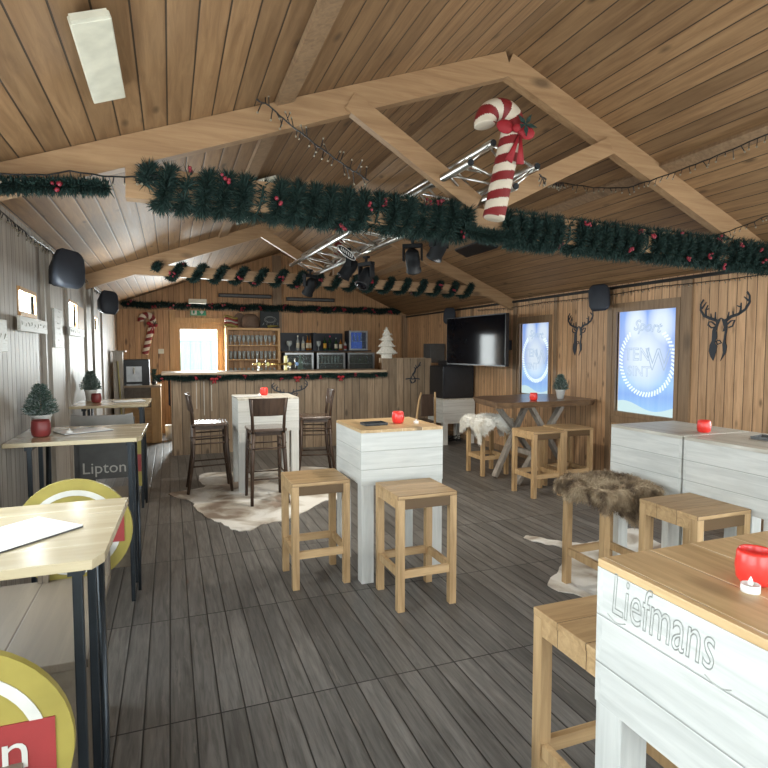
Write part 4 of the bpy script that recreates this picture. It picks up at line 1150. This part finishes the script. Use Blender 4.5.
def bottle(label, body, lab, cap, h=.27, r=.036, group='bottles on the back shelf', loc=(0, 0, 0)):
    t = thing('bottle', label, 'bottle', loc, group); x, y, z = loc
    MB().lathe([(r * .95, 0), (r, .005), (r, h * .58), (r * .8, h * .66), (r * .36, h * .76), (r * .34, h * .93), (0, h * .93)], loc, 12).build('glass_body', body, t, True)
    MB().lathe([(r * 1.02, h * .15), (r * 1.02, h * .5)], loc, 12).build('label', lab, t, True)
    MB().lathe([(r * .4, h * .9), (r * .4, h), (0, h)], loc, 10).build('cap', cap, t, True)
sh_z = 1.593
for x, b, l, c_, h, lb in [(2.42, 'glass', 'label', 'label', .30, 'clear bottle with cream label, leftmost on the back shelf'), (2.53, 'glass', 'label', 'steel', .28, 'clear bottle with steel cap and cream label, second from the left'),
    (2.62, 'amber', 'label', 'brass', .30, 'amber bottle with gold cap, beside the shelf divider'), (2.68, 'amber', 'label', 'brass', .30, 'slim amber bottle with gold cap, touching the shelf divider'),
    (2.98, 'dgreen', 'labely', 'black', .29, 'dark bottle with an orange label, right of the shelf divider'), (3.09, 'dgreen', 'chalk', 'pink', .30, 'dark bottle with a pink cap on the back shelf'),
    (3.22, 'dgreen', 'label', 'steel', .26, 'short dark bottle with a cream label and grey cap'), (3.32, 'amber', 'label', 'black', .25, 'short amber bottle with a cream label, rightmost on the shelf'), (3.42, 'glass', 'maroon', 'black', .20, 'small bottle with a dark red label beside the small cooler')]:
    bottle(lb, b, l, c_, h, .034 if 'slim' not in lb else .022, loc=(x, 11.33, sh_z))
for i, x in enumerate((2.24, 2.76 + .08)):
    gl = MB().lathe([(.03, 0), (.008, .01), (.007, .07), (.05, .11), (.058, .15), (.05, .19), (.045, .19), (.05, .15), (0, .1)], (x, 11.3, sh_z), 14).build('goblet', 'glass', None, True)
    tag(gl, ('large' if i == 0 else 'round') + ' clear goblet ' + ('at the left end of the back shelf' if i == 0 else 'just right of the shelf divider'), 'glass')
# contents of the fridges
def fillers(xs, y, z, h, r, mat, lb, gp, name='bottle', cat='bottle'):
    for x in xs:
        o = MB().lathe([(r, 0), (r, h * .6), (r * .4, h * .8), (r * .35, h), (0, h)] if name == 'bottle' else [(r * .8, 0), (r, h), (r * .9, h), (r * .7, .01), (0, .01)], (x, y, z), 10).build(name, mat, None, True); tag(o, lb, cat, gp)
fillers([2.46], 11.3, 1.152, .34, .06, plain('pale_green_bottle', (.45, .62, .5), .3), 'large pale green bottle in the left glass fridge', 'bottles in the left fridge')
fillers([2.84 + i * .07 for i in range(7)], 11.3, 1.325, .15, .026, 'glass', 'clear glass standing in a row in the middle fridge', 'glasses in the middle fridge', 'drinking_glass', 'glass')
fillers([3.49 + i * .075 for i in range(6)], 11.3, 1.325, .16, .025, 'dgreen', 'dark bottle standing in a row in the right fridge', 'bottles in the right fridge')
fillers([3.54 + i * .08 for i in range(4)], 11.36, 1.792, .15, .022, 'glass', 'clear bottle on the upper shelf of the small blue cooler', 'bottles in the small cooler')

# glass rack --------------------------------------------------------------------
t = thing('glass_rack', 'golden pine rack full of beer glasses between the door and the bottle shelf', 'shelf', (1.53, 11.35, 0))
x0, x1, y0, y1 = 1.01, 2.05, 11.25, 11.56
for a in (x0, x1 - .045): MB().box(a, a + .045, y0, y1, .9, 1.985).build('side_panel', 'gold', t)
MB().box(x0, x1, y0 - .01, y1, 1.986, 2.03).build('top_board', 'goldx', t)
for z in (1.42, 1.70, 1.16): MB().box(x0 + .046, x1 - .046, y0, y1, z - .02, z).build('shelf_board', 'goldx', t)
MB().box(x0 + .046, x1 - .046, y1 - .012, y1 - .001, 1.17, 1.984).build('back_board', 'gold', t) if 0 else None
g1 = MB().lathe([(.032, 0), (.03, .006), (.008, .012), (.008, .045), (.03, .075), (.036, .12), (.036, .19), (.033, .19), (.033, .12), (.0, .07)], (0, 0, 0), 12).build('beer_glass', 'glass', None, True)
tag(g1, 'stemmed beer glass in the row on the top shelf of the pine rack', 'glass', 'glasses on the top rack shelf')
g2 = MB().lathe([(.026, 0), (.036, .16), (.033, .16), (.024, .01), (0, .01)], (0, 0, 0), 12).build('beer_glass', 'glass', None, True)
tag(g2, 'straight beer glass in the row on the middle shelf of the pine rack', 'glass', 'glasses on the middle rack shelf')
g3 = MB().lathe([(.024, 0), (.030, .09), (.027, .09), (.022, .01), (0, .01)], (0, 0, 0), 12).build('beer_glass', 'glass', None, True)
tag(g3, 'short beer glass in the row on the low shelf of the pine rack', 'glass', 'glasses on the low rack shelf')
for i in range(11):
    for g, z, k in ((g1, 1.7005, 11), (g2, 1.4205, 11), (g3, 1.1605, 11)):
        o = g if i == 0 else g.copy()
        if i: col.objects.link(o)
        o.location = (1.105 + i * .0845, 11.36 + (.02 if i % 2 else 0), z)

# beer tap --------------------------------------------------------------------
t = thing('beer_tap', 'brass beer tap rail with round pale badges on the bar top', 'beer tap', (1.6, 9.3, 1.263))
z = 1.263
for x in (1.36, 1.86): MB().lathe([(.035, 0), (.02, .01), (.016, .07), (.022, .09)], (x, 9.35, z), 12).build('pillar', 'chrome', t, True)
MB().cyl((1.25, 9.35, z + .105), (1.93, 9.35, z + .105), .017, n=12).build('rail', 'brass', t, True)
for x, m in ((1.32, 'tapy'), (1.46, 'tapy'), (1.82, 'tapy'), (1.94, 'tapb')):
    a = MB().cyl((x, 9.35, z + .10), (x, 9.29, z + .10), .010, n=8).cyl((x, 9.29, z + .10), (x, 9.285, z + .04), .008, n=8).cyl((x, 9.32, z + .11), (x, 9.30, z + .2), .008, .012, 8); a.build('spout', 'chrome', t, True)
    MB().cyl((x + .03, 9.325, z + .105), (x + .03, 9.31, z + .105), .032, n=16).build('badge', m, t, True)
tag(MB().box(1.78, 1.83, 9.40, 9.45, z, z + .24).build('bottle_stand', 'tapy', bevel=.006), 'tall yellow box standing behind the beer tap', 'box')
tag(MB().tube([(1.62 + .04 * math.cos(a * PI / 6), 9.42 + .01 * math.sin(a), z + .045 + .035 * math.sin(a * PI / 6)) for a in range(12)], .008, 6).build('cup_handle', 'wax', smooth=True), 'white looped hose end under the beer tap rail', 'hose') if 0 else None

# far wall things -----------------------------------------------------------------
t = thing('exit_sign', 'green emergency exit sign above the far door', 'sign', (.52, 11.5, 2.3))
MB().box(.38, .67, 11.535, 11.57, 2.265, 2.42).build('panel', 'exitg', t)
g = MB(); fr = lambda u, v, w: (u, 11.53 + w * .3, v)
g.plate([(.575, 2.40), (.605, 2.40), (.605, 2.345), (.635, 2.345), (.59, 2.285), (.545, 2.345), (.575, 2.345)], fr, .01)
g.box(.40, .50, 11.531, 11.5345, 2.28, 2.405); g.build('arrow', 'ringw', t)
g = MB(); g.box(.425, .46, 11.528, 11.5305, 2.30, 2.37).blob((.455, 11.53, 2.388), (.012, .003, .012)); g.build('running_figure', 'exitg', t)
t = thing('emergency_lamp', 'pale box lamp hanging on wires in front of the far garland', 'lamp', (.52, 11.3, 2.5))
MB().box(.345, .67, 11.26, 11.34, 2.475, 2.56).build('housing', 'lampw', t, bevel=.006)
MB().cyl((.44, 11.3, 2.56), (.44, 11.3, roofz(.44)), .005, n=5).cyl((.56, 11.3, 2.56), (.56, 11.3, roofz(.56)), .004, n=5).build('hanger', 'wire', t)
for xa, xb, za, lb in ((.90, 1.92, 2.66, 'long black strip heater on the far wall over the glass rack'), (2.22, 3.22, 2.63, 'long black strip heater on the far wall over the bottles')):
    t = thing('strip_heater', lb, 'heater', ((xa + xb) / 2, 11.4, za), 'strip heaters on the far wall')
    MB().box(xa, xb, 11.40, 11.50, za - .035, za + .035).build('housing', 'matblack', t, bevel=.008); MB().box(xa + .03, xb - .03, 11.392, 11.3995, za - .02, za + .012).build('grille', 'greyp', t)
    for x in (xa + .15, xb - .15): MB().box(x, x + .03, 11.50, 11.52 if 0 else 11.6, za - .02, za + .02).build('bracket', 'black', t)
tag(MB().box(-.21, -.11, 11.585, 11.6, 1.53, 1.62).build('light_switch', 'lampw', bevel=.004), 'white double switch on the far wall between cane and door', 'switch')
tag(MB().box(1.70, 2.08, 11.5, 11.53, 2.035, 2.38).build('chalkboard', 'chalk'), 'dark chalkboard with scribbles standing on the pine glass rack', 'chalkboard')
cb = bpy.data.objects['chalkboard']; g = MB(); rnd = random.Random(2)
for r_ in (.09, .07): g.tube([(1.9 + r_ * 1.3 * math.cos(a * PI / 8), 11.497, 2.21 + r_ * .7 * math.sin(a * PI / 8)) for a in range(17)], .003, 4)
for k in range(5): g.tube([(1.76 + .07 * k + rnd.uniform(-.02, .02), 11.497, 2.12 + rnd.uniform(-.03, .03)) for _ in range(4)], .0025, 4)
g.build('chalk_scribble', 'chalkw', cb)
tag(MB().lathe([(.0, 0), (.17, .01), (.185, .08), (.165, .2), (.1, .27), (0, .28)], (1.50, 11.42, 2.032), 20, sy=.6).build('wicker_basket', 'straw', smooth=True), 'round brown wicker basket on top of the pine glass rack', 'basket')
mb = MB(); c = [(.16 * math.cos(PI * i / 24) , .30 * math.sin(PI * i / 24)) for i in range(25)]
tag(mb.plate(c, lambda u, v, w: (1.30 + u, 11.50 + w, 2.032 + v), .03).build('round_board', 'straw'), 'tall rounded brown board leaning behind the wicker basket', 'board')
t = thing('striped_scarf', 'yellow and maroon striped cloth piled on the left end of the glass rack', 'cloth', (1.12, 11.4, 2.031))
for k, (m, r_) in enumerate((('yellow', .032), ('maroon', .022), ('ringw', .016), ('maroon', .02), ('yellow', .024))):
    MB().tube([(1.00 + .05 * i, 11.36 + .01 * k, 2.065 + k * .042 + .03 * math.sin(i * .9 + k * .25) * (1 - i / 12)) for i in range(6)], r_, 8).build('fold', m, t, True)
tag(MB().tube([(1.82, 11.35, 2.06), (1.9, 11.34, 2.075), (2.04, 11.35, 2.075)], [.03, .022, .012], 8).build('yellow_torch', 'yellow', smooth=True), 'yellow torch lying on the right end of the glass rack', 'torch')

# far left corner -------------------------------------------------------------------
t = thing('pine_cabinet', 'golden pine drinks cabinet in the far left corner beside the bar', 'cabinet', (-.5, 10.65, 0))
MB().box(-.86, -.16, 10.42, 10.95, .96, .995).build('countertop', 'bartop', t, bevel=.004)
MB().box(-.32, -.165, 10.42, 10.94, 0, .959).build('side_panel', 'gold', t, bevel=.004)
MB().box(-.85, -.321, 10.45, 10.94, .62, .959).build('drawer_front', 'plyg', t); MB().box(-.85, -.321, 10.48, 10.94, 0, .618).build('base', 'goldx', t)
t = thing('drinks_machine', 'black and silver drinks machine on the pine cabinet', 'machine', (-.55, 10.6, .996))
MB().box(-.76, -.34, 10.5, 10.85, .996, 1.44).build('body', 'black', t, bevel=.01)
MB().box(-.70, -.46, 10.49, 10.499, 1.06, 1.32).build('front_panel', 'steel', t); MB().box(-.70, -.46, 10.42, 10.489, 1.0, 1.02).build('drip_tray', 'steel', t); MB().cyl((-.58, 10.47, 1.20), (-.58, 10.47, 1.30), .015, n=8).build('spout', 'chrome', t)
o = thing('small_plant', 'small leafy plant beside the drinks machine', 'potted plant', (-.27, 10.6, .996))
MB().lathe([(.035, 0), (.045, .06), (0, .06)], (-.27, 10.6, .996), 10).build('pot', 'black', o, True)
mb = MB(); rnd = random.Random(3)
for k in range(160):
    a = rnd.random() * 6.28; needles(mb, (-.27 + rnd.uniform(-.02, .02), 10.6, 1.06 + rnd.random() * .2), (math.cos(a), math.sin(a), .4), .06, .012, rnd)
mb.build('leaves', 'fir', o)
t = thing('plywood_panel', 'tall upright plywood panel with a small top shelf beside the left wall', 'panel', (-.79, 10.2, 0))
MB().box(-.87, -.73, 10.15, 10.35, 0, 1.565).build('upright', 'trimg', t); MB().box(-.89, -.68, 10.12, 10.38, 1.566, 1.59).build('top_board', 'trimg', t)
tag(MB().beam((-.74, 10.12, .0), (-.80, 10.10, 1.42), .035, .02).build('yellow_pole', 'yellow'), 'yellow pole leaning against the tall plywood panel', 'pole')
tag(MB().lathe([(.07, 0), (.095, .27), (.09, .27), (.066, .01), (0, .01)], (-.02, 10.7, 0), 16).build('waste_bin', 'wax', smooth=True), 'white waste bin beside the pine cabinet', 'bin')
mb = MB(); 
for i in range(6): mb.plate([(9.66 + .03 * i, 1.15), (9.69 + .03 * i, 1.15), (9.70 + .035 * i, .72 + .03 * (i % 2)), (9.66 + .035 * i, .70 + .03 * (i % 3))], lambda u, v, w: (-.03 + .012 * math.sin(u * 60) + w, u, v), .006)
tag(mb.build('hanging_cloth', 'apron'), 'dark blue cloth hanging at the left end of the bar', 'cloth')

# signs on the left wall ------------------------------------------------------------
def sign(y0, y1, z0, z1, label, lines, vert=False):
    t = tag(MB().box(XL + .031, XL + .05, y0, y1, z0, z1).build('wooden_sign', 'signw', bevel=.002), label, 'sign', 'whitewashed wooden signs on the left wall')
    g = MB(); rnd = random.Random(int(y0 * 10))
    for k in range(lines):        # faint unreadable carved strokes
        if vert:
            yy = (y0 + y1) / 2; z = z0 + (z1 - z0) * (k + .5) / lines
            g.tube([(XL + .0505, yy + rnd.uniform(-.08, .08), z + rnd.uniform(-.008, .008)) for _ in range(5)], .0018, 4)
        else:
            y = y0 + (y1 - y0) * (k + .5) / lines
            g.tube([(XL + .0505, y + rnd.uniform(-.03, .03), (z0 + z1) / 2 + rnd.uniform(-.02, .02)) for _ in range(5)], .0018, 4)
    g.build('carved_strokes', 'signgrey', t)
sign(4.12, 4.95, 1.72, 1.815, 'wide whitewashed sign under the nearest small left window', 9)
sign(5.25, 5.60, 1.62, 1.94, 'upright whitewashed sign on the post between two small left windows', 7, True)
sign(6.0, 6.95, 1.74, 1.82, 'whitewashed sign under the middle small left window', 7)
sign(3.4, 3.80, 1.59, 1.77, 'whitewashed sign cut off by the left photo edge', 4)

# ceiling panels -------------------------------------------------------------------
def slope_panel(x, y0, y1, w_, m, label):
    z = roofz(x) - .045; s = (ZP - ZL) / (XP - XL) if x < XP else (ZR - ZP) / (XR - XP)
    mb = MB(); mb.beam((x, y0, z), (x, y1, z), w_, .03, up=(-s, 0, 1))
    t = thing('ceiling_panel', label, 'ceiling panel', (x, (y0 + y1) / 2, z), 'flat panels fixed under the roof slopes')
    mb.build('panel', m, t, bevel=.004)
    MB().beam((x, y0 - .001, z - .002), (x, y0 - .02, z - .002), w_ * .9, .022, up=(-s, 0, 1)).build('end_cap', 'lampw' if m != 'matblack' else 'black', t)
slope_panel(-.22, 2.1, 2.72, .13, 'lampw', 'pale flat panel under the left roof slope above the near beam')
slope_panel(.80, 4.9, 6.6, .16, 'panelg', 'pale green flat panel under the left slope, passing behind the garland')
slope_panel(3.62, 5.95, 6.7, .20, 'matblack', 'dark flat panel under the right slope below the candy cane')

# baseboards
MB().box(XR - .02, XR, 1.0, YF, 0, .09).build('baseboard_right', 'trim', kind='structure')

# ------------------------------------------------------------------ camera
cam = bpy.data.cameras.new('Camera'); co = bpy.data.objects.new('Camera', cam); col.objects.link(co)
cam.sensor_width = 36; cam.sensor_fit = 'HORIZONTAL'; cam.lens = 36 * 565 / 768; cam.clip_start = .02
co.location = (0, 0, 1.6)
th, p = R(20.71), R(3.444)
co.rotation_euler = (PI / 2 - p, 0, -th)
scene.camera = co
vs = scene.view_settings; vs.view_transform = 'Standard'; vs.look = 'None'; vs.gamma = 1; vs.use_curve_mapping = False; vs.exposure = 0.5
